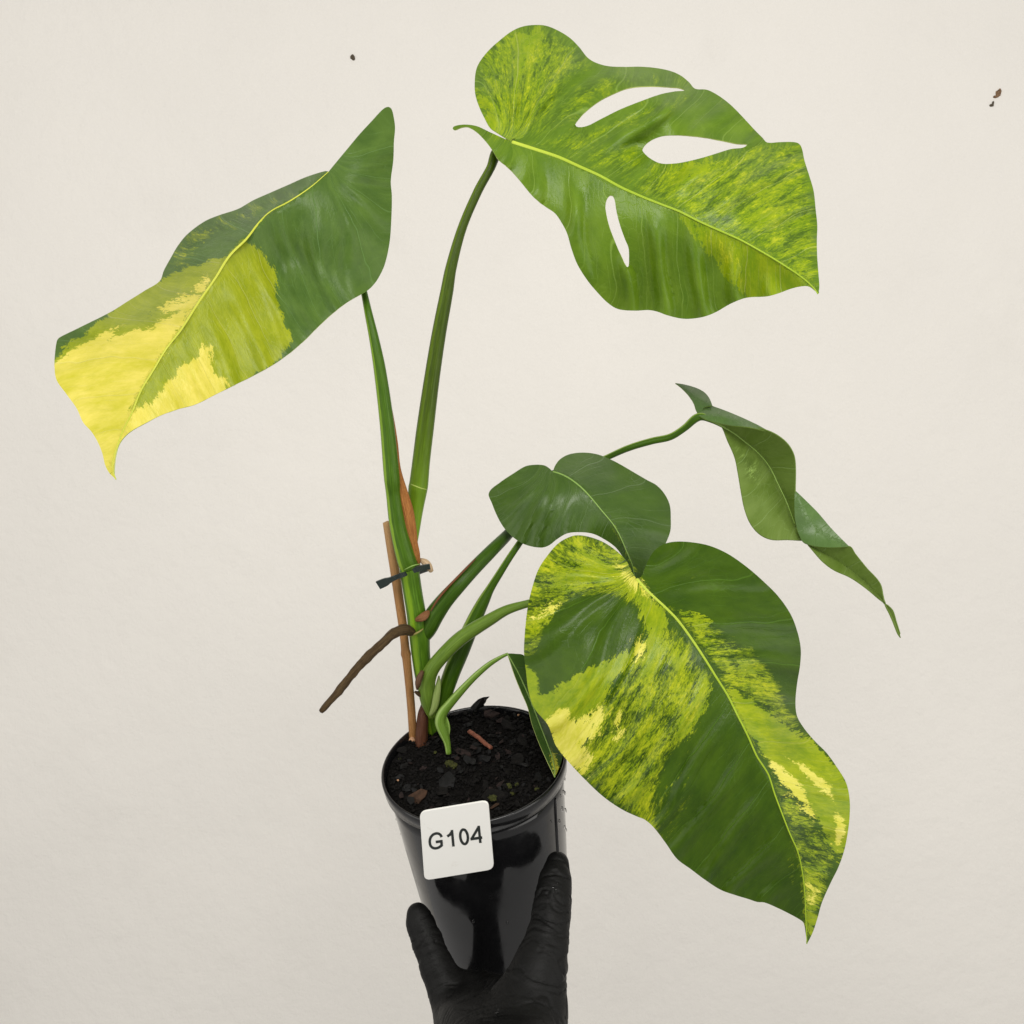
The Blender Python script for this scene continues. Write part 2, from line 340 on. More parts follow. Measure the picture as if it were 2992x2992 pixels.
# ------------------------------------------------------------------ the wall
wall_y = 1.45
m, nt, bs = newmat('wall_paint'); g = NG(nt); ob = g.obj()
n1 = g.noise(ob, 2.2, 5, 0.6); n2 = g.noise(ob, 38, 6, 0.6)
c = g.mix(g.mapr(n1, 0.3, 0.7), (0.79, 0.762, 0.715, 1), (0.835, 0.805, 0.755, 1)); c = g.mix(g.mapr(g.noise(ob, 6, 7, 0.7), 0.55, 0.75, 0.0, 0.35), c, (0.74, 0.712, 0.665, 1))
g.put(bs.inputs['Base Color'], c); bs.inputs['Roughness'].default_value = 0.75; bs.inputs['Specular IOR Level'].default_value = 0.25
g.put(bs.inputs['Normal'], g.bump(g.math('ADD', n2, g.math('MULTIPLY', g.noise(ob, 7, 6, 0.65), 3.0)), 0.32, 0.006)); MAT_WALL = m
wv = [(-2.2, wall_y, 0), (2.2, wall_y, 0), (2.2, wall_y, 2.7), (-2.2, wall_y, 2.7), (-2.2, wall_y + .1, 0), (2.2, wall_y + .1, 0), (2.2, wall_y + .1, 2.7), (-2.2, wall_y + .1, 2.7)]
wf = [(0, 1, 2, 3), (5, 4, 7, 6), (1, 5, 6, 2), (4, 0, 3, 7), (3, 2, 6, 7), (4, 5, 1, 0)]
wall = link('wall', mesh('wall', wv, wf), MAT_WALL, None, False); tag(wall, 'plain cream white painted wall behind the plant', 'wall', kind='structure')
WP = Vector((0, wall_y, 0)); WN = Vector((0, -1, 0))
def speck(name, pts, r, mat, label):
    V = []; T = []; bm = bmesh.new()
    for (x, y, rx, rz) in pts:
        p, t = ray_plane(x, y, WP, WN); q = bmesh.ops.create_icosphere(bm, subdivisions=2, radius=1.0)['verts']
        for v in q:
            co = v.co * (1 + 0.3 * noise.noise(v.co * 2 + Vector((x, y, 0)))); v.co = Vector((co.x * rx / F * t, co.y * 0.0025, co.z * rz / F * t)) + p
    me = bpy.data.meshes.new(name); bm.to_mesh(me); bm.free(); o = link(name, me, mat); tag(o, label, 'speck'); return o
MAT_SPECK = plain('dried_dirt', srgb(60, 52, 38), srgb(95, 84, 66), 400, 0.8)
MAT_SPECK2 = plain('dried_flake', srgb(70, 48, 30), srgb(150, 118, 86), 300, 0.8)
speck('wall_speck', [(1030, 167, 7, 8), (1033, 172, 5, 5)], 0, MAT_SPECK, 'small round dark dirt speck on the white wall')
sp = speck('wall_flake', [(2916, 274, 8, 11), (2921, 267, 5, 9), (2908, 283, 7, 4)], 0, MAT_SPECK2, 'brown dried flake with dark curled end stuck to the white wall')
sp2 = speck('flake_tip', [(2897, 308, 7, 4), (2901, 302, 3, 6)], 0, MAT_SPECK, 'x'); 
for k in list(sp2.keys()): del sp2[k]
sp2.parent = sp

# ------------------------------------------------------------------ the pot
def cv(x, y, z): return (MC.to_3x3() @ Vector((x, y, -z)))
PC = P(1384, 2221, 0.605)
UP = cv(-0.118, 0.905, -0.407).normalized()
FR = cv(0, -0.41, -0.91); FR = (FR - UP * FR.dot(UP)).normalized(); RT = FR.cross(UP) * -1
if (MC.inverted().to_3x3() @ RT).x < 0: RT = -RT
RT = RT.normalized()
def pot(r, az, h): return PC + UP * h + (FR * math.cos(az) + RT * math.sin(az)) * r       # az 0 faces the camera
POTH = 0.138
def lathe(name, prof, mat, parent, seg=96):
    V = [pot(r, 2 * math.pi * k / seg, h) for r, h in prof for k in range(seg)]; n = len(prof)
    Fc = [(i*seg+k, i*seg+(k+1) % seg, (i+1)*seg+(k+1) % seg, (i+1)*seg+k) for i in range(n-1) for k in range(seg)]
    if prof[0][0] < 1e-4 or prof[-1][0] < 1e-4: pass
    me = mesh(name, V, Fc); bm = bmesh.new(); bm.from_mesh(me); bmesh.ops.remove_doubles(bm, verts=bm.verts, dist=1e-6); bmesh.ops.recalc_face_normals(bm, faces=bm.faces); bm.to_mesh(me); bm.free()
    return link(name, me, mat, parent)
m, nt, bs = newmat('black_plastic'); g = NG(nt); ob = g.obj()
bs.inputs['Base Color'].default_value = (0.006, 0.006, 0.0065, 1)
sm = g.noise(ob, 55, 6, 0.65)
g.put(bs.inputs['Roughness'], g.mapr(sm, 0.38, 0.68, 0.06, 0.30)); bs.inputs['Specular IOR Level'].default_value = 0.5
dust = g.mapr(g.noise(ob, 140, 5, 0.7), 0.62, 0.75, 0.0, 0.35)
g.put(bs.inputs['Base Color'], g.mix(dust, (0.006, 0.006, 0.0065, 1), (0.03, 0.027, 0.024, 1)))
g.put(bs.inputs['Normal'], g.bump(g.noise(ob, 30, 3), 0.06, 0.002)); MAT_POT = m
pot_root = empty('flower_pot', PC - UP * POTH)
tag(pot_root, 'glossy black plastic nursery pot held in the gloved hand', 'flower pot')
def rbody(h): return 0.0528 + 0.066 * h          # h negative downwards
body = [(0.0, -POTH + 0.004), (0.030, -POTH + 0.004), (rbody(-POTH) - 0.006, -POTH), (rbody(-POTH) - 0.002, -POTH + 0.001), (rbody(-POTH), -POTH + 0.003)]
body += [(rbody(h), h) for h in np.linspace(-POTH + 0.01, -0.0075, 12)] + [(rbody(-0.01) - 0.0012, -0.0072)]
body += [(rbody(h) - 0.0015, h) for h in np.linspace(-0.012, -POTH + 0.006, 8)] + [(0.0, -POTH + 0.006)]
lathe('pot_body', body, MAT_POT, pot_root)
rim = [(0.0517, -0.0125), (0.0535, -0.0088), (0.0544, -0.0082), (0.0549, -0.003), (0.0550, -0.0008), (0.0546, 0.0), (0.0537, 0.0002), (0.0531, -0.0006), (0.0522, -0.006), (0.0517, -0.0125)]
lathe('rim', rim, MAT_POT, pot_root)
# moulded vertical rib on the right of the wall
def rib(az):
    V = []; n = 14
    for i in range(n):
        h = -0.0135 - (POTH - 0.018) * i / (n - 1); r = rbody(h)
        for da, dr in ((-0.017, -0.0004), (-0.010, 0.0009), (0.010, 0.0009), (0.017, -0.0004)): V.append(pot(r + dr, az + da, h))
    Fc = [(i*4+k, i*4+k+1, (i+1)*4+k+1, (i+1)*4+k) for i in range(n-1) for k in range(3)]
    return link('rib', mesh('rib', V, Fc), MAT_POT, pot_root)
rib(math.radians(62)); rib(math.radians(182))

# ------------------------------------------------------------------ potting mix
SOIL_H = -0.0030
def soil_z(x, y): return ray_plane(x, y, PC + UP * SOIL_H, UP)
MAT_SOIL = plain('dark_potting_mix', (0.0015, 0.0013, 0.0011, 1), (0.006, 0.005, 0.004, 1), 420, 0.9, 0.15, 0.9, 0.002)
CHIP = [plain('bark_black', (0.002, 0.0018, 0.0016, 1), (0.008, 0.0068, 0.006, 1), 320, 0.8, 0.14, 0.6, 0.001),
        plain('bark_charcoal', (0.0022, 0.0022, 0.0023, 1), (0.009, 0.0088, 0.0086, 1), 300, 0.65, 0.2, 0.6, 0.001),
        plain('bark_purple_brown', (0.008, 0.005, 0.0045, 1), (0.028, 0.017, 0.015, 1), 350, 0.8, 0.2, 0.6, 0.001),
        plain('bark_brown', (0.02, 0.011, 0.006, 1), (0.07, 0.036, 0.021, 1), 300, 0.8, 0.2, 0.6, 0.001)]
V = []; Fc = []; nr, ns = 40, 90
def hsoil(x, y): return 0.0016 * noise.noise(Vector((x * 160, y * 160, 1))) + 0.0011 * noise.noise(Vector((x * 420, y * 420, 5))) - 60.0 * max(0, math.hypot(x, y) - 0.047) ** 2
for i in range(nr + 1):
    r = 0.0521 * i / nr
    for k in range(ns):
        a = 2 * math.pi * k / ns; x, y = r * math.sin(a), r * math.cos(a); V.append(pot(r, a, SOIL_H + hsoil(x, y)))
Fc = [(i*ns+k, i*ns+(k+1) % ns, (i+1)*ns+(k+1) % ns, (i+1)*ns+k) for i in range(nr) for k in range(ns)]
V += [pot(0.0470, 2 * math.pi * k / ns, -0.05) for k in range(ns)]; b0 = (nr + 1) * ns
Fc += [(nr*ns+k, nr*ns+(k+1) % ns, b0+(k+1) % ns, b0+k) for k in range(ns)] + [tuple(b0 + k for k in range(ns))]
me = mesh('potting_mix', V, Fc); bm = bmesh.new(); bm.from_mesh(me); bmesh.ops.remove_doubles(bm, verts=bm.verts, dist=1e-7); bmesh.ops.recalc_face_normals(bm, faces=bm.faces); bm.to_mesh(me); bm.free()
soil = link('potting_mix', me, MAT_SOIL); tag(soil, 'black bark potting mix filling the plastic pot', 'soil')
def chip_mesh(sx, sy, sz, mat, npt=13):
    bm = bmesh.new()
    for _ in range(npt):
        a = random.random() * 6.283; r = random.uniform(0.72, 1.0)
        bm.verts.new((sx * r * math.cos(a), sy * r * math.sin(a), sz * random.uniform(-1, 1) * (1.15 - 0.5 * r)))
    bmesh.ops.convex_hull(bm, input=bm.verts)
    bmesh.ops.delete(bm, geom=[v for v in bm.verts if not v.link_faces], context='VERTS')
    me = bpy.data.meshes.new('bark_chip'); bm.to_mesh(me); bm.free(); me.materials.append(mat); return me
CM = []
for i in range(28):
    s = random.uniform(0.0012, 0.0030); CM.append(chip_mesh(s * random.uniform(1.0, 1.5), s * random.uniform(0.5, 0.9), s * random.uniform(0.22, 0.45), CHIP[[0, 0, 1, 0, 1, 2, 0][i % 7]]))
def basis(n, az):
    t = (RT * math.cos(az) + FR * math.sin(az)); t = (t - n * t.dot(n)).normalized(); b = n.cross(t); return Matrix((t, b, n)).transposed()
def place_chip(me, x, y, lift, tilt=0.6, name='bark_chip'):
    o = bpy.data.objects.new(name, me); COL.objects.link(o); o.parent = soil
    r = math.hypot(x, y); a = math.atan2(x, y)
    n = (UP + (RT * random.uniform(-1, 1) + FR * random.uniform(-1, 1)) * tilt).normalized()
    o.matrix_basis = Matrix.Translation(pot(r, a, SOIL_H + hsoil(x, y) + lift)) @ basis(n, random.random() * 6.28).to_4x4(); return o
for i in range(285):
    r = 0.0485 * math.sqrt(random.random()); a = random.random() * 6.283
    o = place_chip(random.choice(CM), r * math.sin(a), r * math.cos(a), random.uniform(-0.0004, 0.0022), random.uniform(0.2, 1.3))
def soil_xy(px, py):
    p, t = soil_z(px, py); q = p - PC; return q.dot(RT), q.dot(FR)
for (zx, zy, sx, sy, sz, mi, az) in [(760, 185, .0065, .0042, .0016, 2, 0.2), (810, 210, .0045, .003, .0014, 2, 1.0), (620, 235, .0042, .003, .0014, 1, 2.0), (590, 400, .006, .0035, .0016, 2, 0.3), (650, 375, .003, .002, .001, 2, 0.9),
                                (335, 650, .0070, .0048, .0016, 3, 0.5), (500, 570, .0075, .0055, .0014, 1, 1.4), (470, 620, .0055, .004, .0014, 0, 0.2), (770, 640, .0085, .0050, .0014, 0, 0.2), (770, 705, .0035, .0022, .001, 3, 0.1), (640, 450, .006, .003, .0014, 1, 0.8), (720, 430, .005, .003, .0012, 1, 0.2), (250, 390, .004, .003, .0014, 0, 1.0), (235, 325, .0035, .003, .0012, 0, 1.0), (850, 250, .006, .004, .0016, 0, 0.7), (930, 330, .006, .0035, .0016, 0, 2.2), (900, 440, .006, .0045, .0016, 0, 0.2)]:
    x, y = soil_xy(*Z6(zx, zy)); o = place_chip(chip_mesh(sx, sy, sz, CHIP[mi], 16), x, y, 0.0016, 0.25)
# curled flake standing above the back of the rim
fl = [(628, 132), (650, 108), (676, 84), (704, 72), (738, 68), (722, 84), (716, 100), (706, 112), (712, 128), (690, 140), (660, 142)]
V = [P(*Z6(a, b), 0.654 + 0.004 * math.sin(k * 1.7)) for k, (a, b) in enumerate(fl)]; V += [v + cv(0.0003, -0.0006, 0.0022) for v in V]; nf = len(fl)
fk = mesh('bark_chip', V, [tuple(range(nf)), tuple(range(2 * nf - 1, nf - 1, -1))] + [(k, nf + k, nf + (k + 1) % nf, (k + 1) % nf) for k in range(nf)])
o = link('bark_chip', fk, CHIP[0], None, False); o.parent = soil
for azd in (150, 158, 166, 173, 181, 188, 196, 205, 214, 140):
    a = math.radians(azd); r = random.uniform(0.0480, 0.0502); place_chip(random.choice(CM), r * math.sin(a), r * math.cos(a), random.uniform(0.0022, 0.0036), 1.0)
# fine crumbs: too many to tell apart
bm = bmesh.new(); bmesh.ops.create_icosphere(bm, subdivisions=1, radius=1.0); iv = [v.co.copy() for v in bm.verts]; itf = [[v.index for v in f.verts] for f in bm.faces]; bm.free()
V = []; Fc = []
for i in range(4200):
    r = 0.0505 * math.sqrt(random.random()); a = random.random() * 6.283; x, y = r * math.sin(a), r * math.cos(a)
    s = random.uniform(0.0003, 0.0012); M = Matrix.Translation(pot(r, a, SOIL_H + hsoil(x, y) + random.uniform(0, 0.0016))) @ Matrix.Rotation(random.random() * 6, 4, 'X') @ Matrix.Rotation(random.random() * 6, 4, 'Z') @ Matrix.Diagonal((s, s * random.uniform(.5, 1), s * random.uniform(.3, .7), 1))
    b = len(V); V += [M @ q for q in iv]; Fc += [tuple(k + b for k in f) for f in itf]
me = mesh('crumbs', V, Fc); cr = link('crumbs', me, CHIP[0], None, False); cr.parent = soil; cr['kind'] = 'stuff'
# moss, pale grains, a twig
MAT_MOSS = plain('moss', (0.020, 0.028, 0.006, 1), (0.085, 0.085, 0.022, 1), 700, 0.9, 0.2, 1.0, 0.002)
def lump(name, px, py, r, mat, flatten=0.6, lift=0.001, amp=0.5, fr=3):
    x, y = soil_xy(px, py); c0 = pot(math.hypot(x, y), math.atan2(x, y), SOIL_H + hsoil(x, y) + lift)
    bm = bmesh.new(); bmesh.ops.create_icosphere(bm, subdivisions=3, radius=1.0)
    for v in bm.verts:
        d = 1 + amp * noise.noise(v.co * fr + Vector((px, py, 0))); q = v.co * d * r; v.co = c0 + RT * q.x + FR * q.y + UP * q.z * flatten
    me = bpy.data.meshes.new(name); bm.to_mesh(me); bm.free(); o = link(name, me, mat); o.parent = soil; return o
for zx, zy, r in ((512, 452, .0032), (540, 475, .0022), (432, 395, .0011), (238, 330, .0013), (258, 392, .0013), (850, 590, .0020), (895, 575, .0014), (875, 625, .0016), (760, 660, .0024), (800, 575, .0012), (1010, 595, .0014), (230, 425, .0009)): lump('moss', *Z6(zx, zy), r, MAT_MOSS, 0.7)
MAT_GRAIN = plain('pale_grain', srgb(150, 110, 80), srgb(190, 150, 115), 900, 0.7)
for zx, zy, r in ((140, 545, .0008), (221, 553, .0007), (905, 175, .0008), (302, 326, .0019), (712, 428, .0009), (683, 385, .0007)): lump('grain', *Z6(zx, zy), r, MAT_GRAIN, 0.9, 0.0012, 0.3)
MAT_TWIG = plain('twig_bark', srgb(92, 50, 34), srgb(140, 84, 62), 500, 0.7, 0.4, 0.6, 0.001)
tw = [Z6(*p) for p in ((625, 268), (660, 290), (705, 325), (750, 362))]
twig = tube('twig', [(x, y, soil_z(x, y)[1] - 0.0060, 13) for x, y in tw], MAT_TWIG, None, seg=8, rough_amp=0.35); twig.parent = soil

# ------------------------------------------------------------------ the plant
root = empty('monstera_plant', soil_z(1262, 2165)[0])
tag(root, 'variegated monstera plant with green and yellow leaves growing in the black pot', 'plant')
RIM = plain('leaf_edge', srgb(160, 176, 84), srgb(190, 200, 120), 80, 0.5)
def lm(nm, **k):
    d = dict(g1=srgb(58, 94, 34), g2=srgb(74, 112, 40), lime1=srgb(118, 150, 22), lime2=srgb(158, 178, 30), yel1=srgb(196, 200, 40), yel2=srgb(226, 220, 92), vein=srgb(120, 155, 70)); d.update(k); return leaf_mat(nm, **d)
ML_A = lm('leaf_blade_a', g1=srgb(66, 94, 34), g2=srgb(88, 116, 46), spec=0.20, lime1=srgb(130, 144, 10), lime2=srgb(154, 164, 30), yel1=srgb(196, 190, 52), yel2=srgb(228, 214, 100), vein=srgb(110, 145, 82), vein_amt=0.42, vsp=1.15)
ML_B = lm('leaf_blade_b', g1=srgb(82, 114, 18), g2=srgb(106, 136, 30), lime1=srgb(116, 146, 5), lime2=srgb(146, 166, 12), vein=srgb(140, 170, 70), vein_amt=0.55, vsp=1.15)
ML_C = lm('leaf_blade_c', g1=srgb(58, 86, 24), g2=srgb(74, 102, 32), spec=0.42, vein=srgb(108, 134, 84), vein_amt=0.45, rough=0.34)
ML_E = lm('leaf_blade_e', g1=srgb(48, 76, 2), g2=srgb(68, 96, 6), lime1=srgb(116, 142, 5), lime2=srgb(158, 172, 18), yel1=srgb(196, 196, 36), yel2=srgb(232, 224, 112), vein=srgb(96, 138, 40), vein_amt=0.3, vsp=1.3)
ML_D = lm('leaf_underside', g1=srgb(92, 116, 40), g2=srgb(114, 136, 64), lime1=srgb(140, 168, 80), lime2=srgb(150, 176, 96), vein=srgb(150, 176, 110), vein_amt=0.35, rough=0.5)
ML_F = lm('leaf_blade_f', g1=srgb(62, 92, 36), g2=srgb(78, 108, 50), spec=0.25, vein=srgb(110, 140, 80), vein_amt=0.2)
MR_Y = tube_mat('midrib_yellow', srgb(178, 186, 52), srgb(196, 200, 78), None); MR_G = tube_mat('midrib_pale_green', srgb(120, 152, 72), srgb(138, 168, 90), None); MR_L = tube_mat('midrib_lime', srgb(136, 164, 30), srgb(160, 184, 50), None, topc=srgb(186, 202, 70))
MR_U = tube_mat('midrib_underside', srgb(128, 160, 72), srgb(140, 168, 84), None)

# --- leaf with the yellow tip, upper left
JA = (1385, 405); TA = (384, 1853)
a_right = [JA, (1430, 350), (1480, 290), (1530, 230), (1590, 165), (1640, 112), (1665, 100), (1681, 110), (1692, 150), (1698, 200), (1693, 260), (1690, 350), (1678, 450), (1683, 520), (1680, 640), (1672, 740), (1650, 840), (1620, 905), (1590, 945), (1560, 970), (1480, 1015), (1400, 1075), (1330, 1140), (1270, 1200), (1200, 1260), (1130, 1310), (1035, 1362), (950, 1405), (850, 1455), (760, 1500), (680, 1522), (600, 1550), (520, 1590), (450, 1630), (410, 1670), (390, 1710), (378, 1770), (375, 1830), TA]
a_left = [JA, (1370, 402), (1280, 430), (1200, 465), (1120, 500), (1030, 540), (960, 580), (870, 610), (800, 640), (720, 700), (675, 755), (640, 815), (610, 870), (590, 920), (520, 965), (440, 1015), (360, 1065), (200, 1145), (120, 1185), (107, 1200), (97, 1270), (95, 1320), (105, 1385), (150, 1450), (200, 1520), (230, 1585), (270, 1630), (300, 1680), (320, 1730), (335, 1790), (355, 1825), TA]
a_mid = [JA, (1300, 478), (1200, 545), (1110, 595), (1050, 655), (1000, 720), (920, 800), (850, 910), (780, 1010), (690, 1150), (620, 1240), (560, 1340), (500, 1440), (460, 1540), (420, 1620), (380, 1730), (368, 1800), TA]
a_lime = [[(1000, 720), (1005, 735), (1050, 765), (1090, 815), (1120, 850), (1137, 880), (1143, 930), (1135, 1000), (1145, 1050), (1170, 1080), (1190, 1140), (1208, 1155), (1200, 1200), (1180, 1240), (1165, 1280), (1110, 1315), (1035, 1365), (900, 1560), (384, 1950), (0, 1400), (60, 1310), (120, 1270), (180, 1212), (250, 1155), (340, 1090), (375, 1050), (500, 900), (590, 915), (640, 880), (730, 850), (800, 830), (900, 800), (940, 770)]]
a_yel = [[(430, 1105), (370, 1140), (250, 1205), (180, 1240), (95, 1310), (60, 1450), (230, 1640), (320, 1790), (384, 1900), (420, 1760), (470, 1670), (600, 1590), (680, 1562), (850, 1495), (925, 1420), (905, 1375), (860, 1370), (835, 1350), (840, 1300), (830, 1230), (800, 1215), (780, 1260), (740, 1305), (700, 1300), (660, 1370), (620, 1400), (600, 1440), (540, 1505), (515, 1490), (475, 1530), (455, 1530), (480, 1470), (560, 1330), (690, 1140), (785, 1000), (790, 960), (730, 1000), (640, 1090), (560, 1130), (480, 1150), (350, 1195)],
         [(600, 1040), (700, 1000), (800, 930), (820, 905), (790, 975), (700, 1040), (620, 1065)]]
a_mott = [([(600, 900), (680, 740), (820, 630), (1000, 560), (1250, 450), (1200, 540), (1000, 650), (860, 720), (760, 790)], 0.46, 45), ([(500, 1060), (820, 880), (800, 960), (640, 1080), (480, 1140)], 0.4, 20)]
def ctr(Z, l): return conv(Z, l)
sA = sheet(conv(Z1, a_right), conv(Z1, a_left), conv(Z1, a_mid), [.582, .567, .548, .530, .520],
           ctr(Z1, [(1665, 100, .606), (1690, 450, .597), (1600, 940, .582), (1480, 640, .574), (1190, 800, .580), (1560, 380, .584), (1330, 1140, .566), (1035, 1362, .551), (680, 1522, .533), (450, 1630, .524)]),
           ctr(Z1, [(270, 1630, .529), (105, 1385, .548), (107, 1200, .568), (360, 1065, .590), (590, 920, .610), (720, 700, .617), (1030, 540, .612), (1280, 430, .597), (560, 1130, .556), (900, 690, .585)]),
           lime=[conv(Z1, p) for p in a_lime], yellow=[conv(Z1, p) for p in a_yel], mott=[(conv(Z1, p), d, s) for p, d, s in a_mott], und=(0.0014, 118))
lA = build_leaf([sA], ML_A, RIM, root); lA['label'] = 'leaf with a bright yellow and lime tip half'; midrib_tube(sA[4], 10, 4, MR_Y, lA, root, thin=0.8)

# --- fenestrated leaf, upper right
JB = (330, 630); TB = (1832, 1375)
b_up = [JB, (250, 592), (218, 568), (195, 515), (165, 450), (148, 390), (147, 320), (155, 270), (175, 230), (215, 180), (270, 130), (330, 85), (385, 62), (450, 55), (500, 60), (560, 85), (615, 120), (660, 165), (700, 215), (740, 240), (800, 257), (880, 261), (960, 260), (1040, 267), (1110, 282), (1160, 305), (1200, 338), (1228, 368), (1285, 373), (1340, 400), (1400, 445), (1460, 505), (1520, 570), (1560, 610), (1582, 632), (1650, 630), (1725, 632), (1748, 650), (1765, 720), (1790, 800), (1810, 870), (1820, 960), (1828, 1040), (1826, 1110), (1828, 1200), (1835, 1290), (1838, 1345), TB]
b_lo = [JB, (260, 596), (218, 574), (160, 553), (120, 545), (80, 545), (45, 553), (38, 564), (48, 571), (75, 560), (110, 556), (150, 577), (190, 615), (230, 665), (262, 715), (310, 755), (360, 810), (430, 895), (490, 945), (540, 980), (575, 1030), (600, 1080), (620, 1150), (650, 1230), (700, 1310), (750, 1370), (800, 1420), (850, 1450), (930, 1458), (1000, 1455), (1040, 1462), (1090, 1480), (1150, 1495), (1200, 1498), (1270, 1488), (1330, 1465), (1400, 1425), (1460, 1400), (1500, 1392), (1580, 1388), (1640, 1372), (1700, 1350), (1755, 1338), (1790, 1340), (1820, 1357), TB]
b_up[1] = (262, 588); b_up[2] = (222, 560); b_lo[1] = (262, 600); b_lo[2] = (218, 580)
b_mid = [JB, (450, 668), (560, 705), (660, 750), (760, 795), (860, 850), (960, 895), (1060, 935), (1150, 970), (1250, 1020), (1350, 1065), (1450, 1110), (1550, 1165), (1650, 1225), (1740, 1285), (1800, 1335), TB]
b_holes = [[(640, 545), (655, 520), (680, 490), (740, 440), (800, 405), (900, 365), (1000, 355), (1100, 360), (1175, 373), (1130, 381), (1060, 395), (960, 430), (860, 470), (760, 520), (700, 550), (655, 557)],
           [(970, 665), (1000, 630), (1060, 603), (1130, 596), (1200, 598), (1280, 608), (1360, 622), (1430, 637), (1482, 647), (1400, 665), (1320, 690), (1260, 708), (1190, 725), (1130, 735), (1060, 735), (1010, 712), (978, 684)],
           [(788, 960), (790, 925), (803, 897), (820, 892), (832, 910), (842, 970), (860, 1040), (885, 1110), (901, 1150), (904, 1205), (900, 1243), (888, 1238), (865, 1190), (835, 1120), (805, 1040)]]
b_lime = [[(330, 120), (380, 95), (470, 90), (465, 170), (420, 230), (395, 300), (360, 380), (330, 440), (340, 300), (345, 190)], [(1130, 760), (1230, 725), (1310, 705), (1280, 770), (1200, 830), (1110, 870), (1150, 810)], [(1490, 990), (1560, 940), (1650, 965), (1680, 1010), (1560, 1030)], [(1490, 870), (1560, 850), (1620, 855), (1600, 885), (1490, 895)],
          [(1140, 966), (1250, 1012), (1350, 1060), (1560, 1166), (1760, 1290), (1800, 1345), (1720, 1380), (1580, 1420), (1475, 1400), (1440, 1350), (1380, 1290), (1300, 1190), (1230, 1090), (1180, 1040)], [(218, 560), (160, 440), (150, 380), (200, 420), (260, 500), (320, 610)]]
b_mott = [([(100, 100), (500, 30), (680, 180), (720, 260), (600, 340), (560, 480), (450, 600), (330, 640), (200, 600)], 0.56, 60), ([(500, 460), (640, 340), (800, 280), (1200, 300), (1240, 380), (1000, 350), (760, 430), (640, 530), (480, 620), (330, 640)], 0.46, 50), ([(400, 640), (640, 560), (760, 540), (1000, 430), (1220, 380), (1250, 420), (1000, 520), (850, 580), (650, 720)], 0.48, 50), ([(600, 700), (800, 600), (960, 640), (1000, 740), (900, 860)], 0.44, 50), ([(900, 870), (1000, 730), (1300, 700), (1500, 640), (1760, 620), (1840, 1000), (1840, 1380), (1500, 1130)], 0.55, 45), ([(1300, 380), (1500, 520), (1590, 640), (1500, 600), (1400, 500)], 0.36, 40), ([(1200, 1020), (1330, 1060), (1450, 1130), (1460, 1220), (1500, 1400), (1420, 1310), (1300, 1150)], 0.6, 18)]
sB = sheet(conv(Z2, b_up), conv(Z2, b_lo), conv(Z2, b_mid), [.578, .562, .550, .542, .535],
           ctr(Z2, [(147, 320, .606), (450, 55, .634), (700, 215, .626), (960, 260, .620), (1228, 368, .612), (1400, 445, .604), (1582, 632, .592), (1740, 640, .588), (1828, 1040, .560), (300, 400, .586), (560, 330, .604), (850, 320, .594), (640, 560, .584), (1100, 470, .574), (960, 660, .578), (1400, 780, .556), (1300, 580, .584)]),
           ctr(Z2, [(45, 560, .602), (230, 665, .577), (490, 945, .566), (620, 1150, .566), (850, 1450, .578), (1200, 1498, .572), (1580, 1388, .553), (900, 1100, .556)]),
           holes=[conv(Z2, h) for h in b_holes], lime=[conv(Z2, p) for p in b_lime], mott=[(conv(Z2, p), d, s) for p, d, s in b_mott], und=(0.0042, 128), base_m=0.0)
lB = build_leaf([sB], ML_B, RIM, root); lB['label'] = 'mottled leaf with three long oval holes'; midrib_tube(sB[4], 11, 4, MR_L, lB, root)

# --- big mottled leaf, lower right
JE = (565, 285); TE = (1305, 1870)
e_left = [JE, (545, 255), (520, 205), (480, 165), (430, 130), (380, 108), (320, 95), (280, 100), (225, 130), (180, 180), (140, 240), (115, 310), (95, 390), (85, 460), (78, 540), (76, 610), (85, 690), (95, 770), (120, 845), (180, 920), (215, 1010), (270, 1080), (340, 1155), (420, 1230), (500, 1285), (570, 1318), (600, 1330), (640, 1365), (690, 1430), (740, 1500), (800, 1545), (860, 1590), (930, 1635), (1000, 1660), (1050, 1675), (1090, 1688), (1120, 1690), (1180, 1715), (1240, 1745), (1275, 1765), (1290, 1778), (1300, 1830), TE]
e_right = [JE, (585, 275), (610, 215), (640, 165), (680, 135), (730, 123), (800, 125), (880, 140), (960, 175), (1040, 230), (1110, 290), (1180, 360), (1235, 440), (1265, 520), (1278, 590), (1275, 660), (1262, 740), (1255, 820), (1262, 880), (1290, 930), (1340, 990), (1390, 1040), (1440, 1110), (1475, 1170), (1490, 1240), (1490, 1320), (1480, 1400), (1465, 1470), (1440, 1540), (1410, 1600), (1370, 1690), (1350, 1760), (1330, 1820), TE]
e_mid = [JE, (620, 345), (680, 400), (740, 460), (800, 540), (860, 630), (910, 710), (960, 790), (1000, 870), (1045, 960), (1090, 1060), (1135, 1130), (1165, 1220), (1195, 1300), (1230, 1390), (1265, 1470), (1285, 1560), (1295, 1650), (1300, 1760), TE]
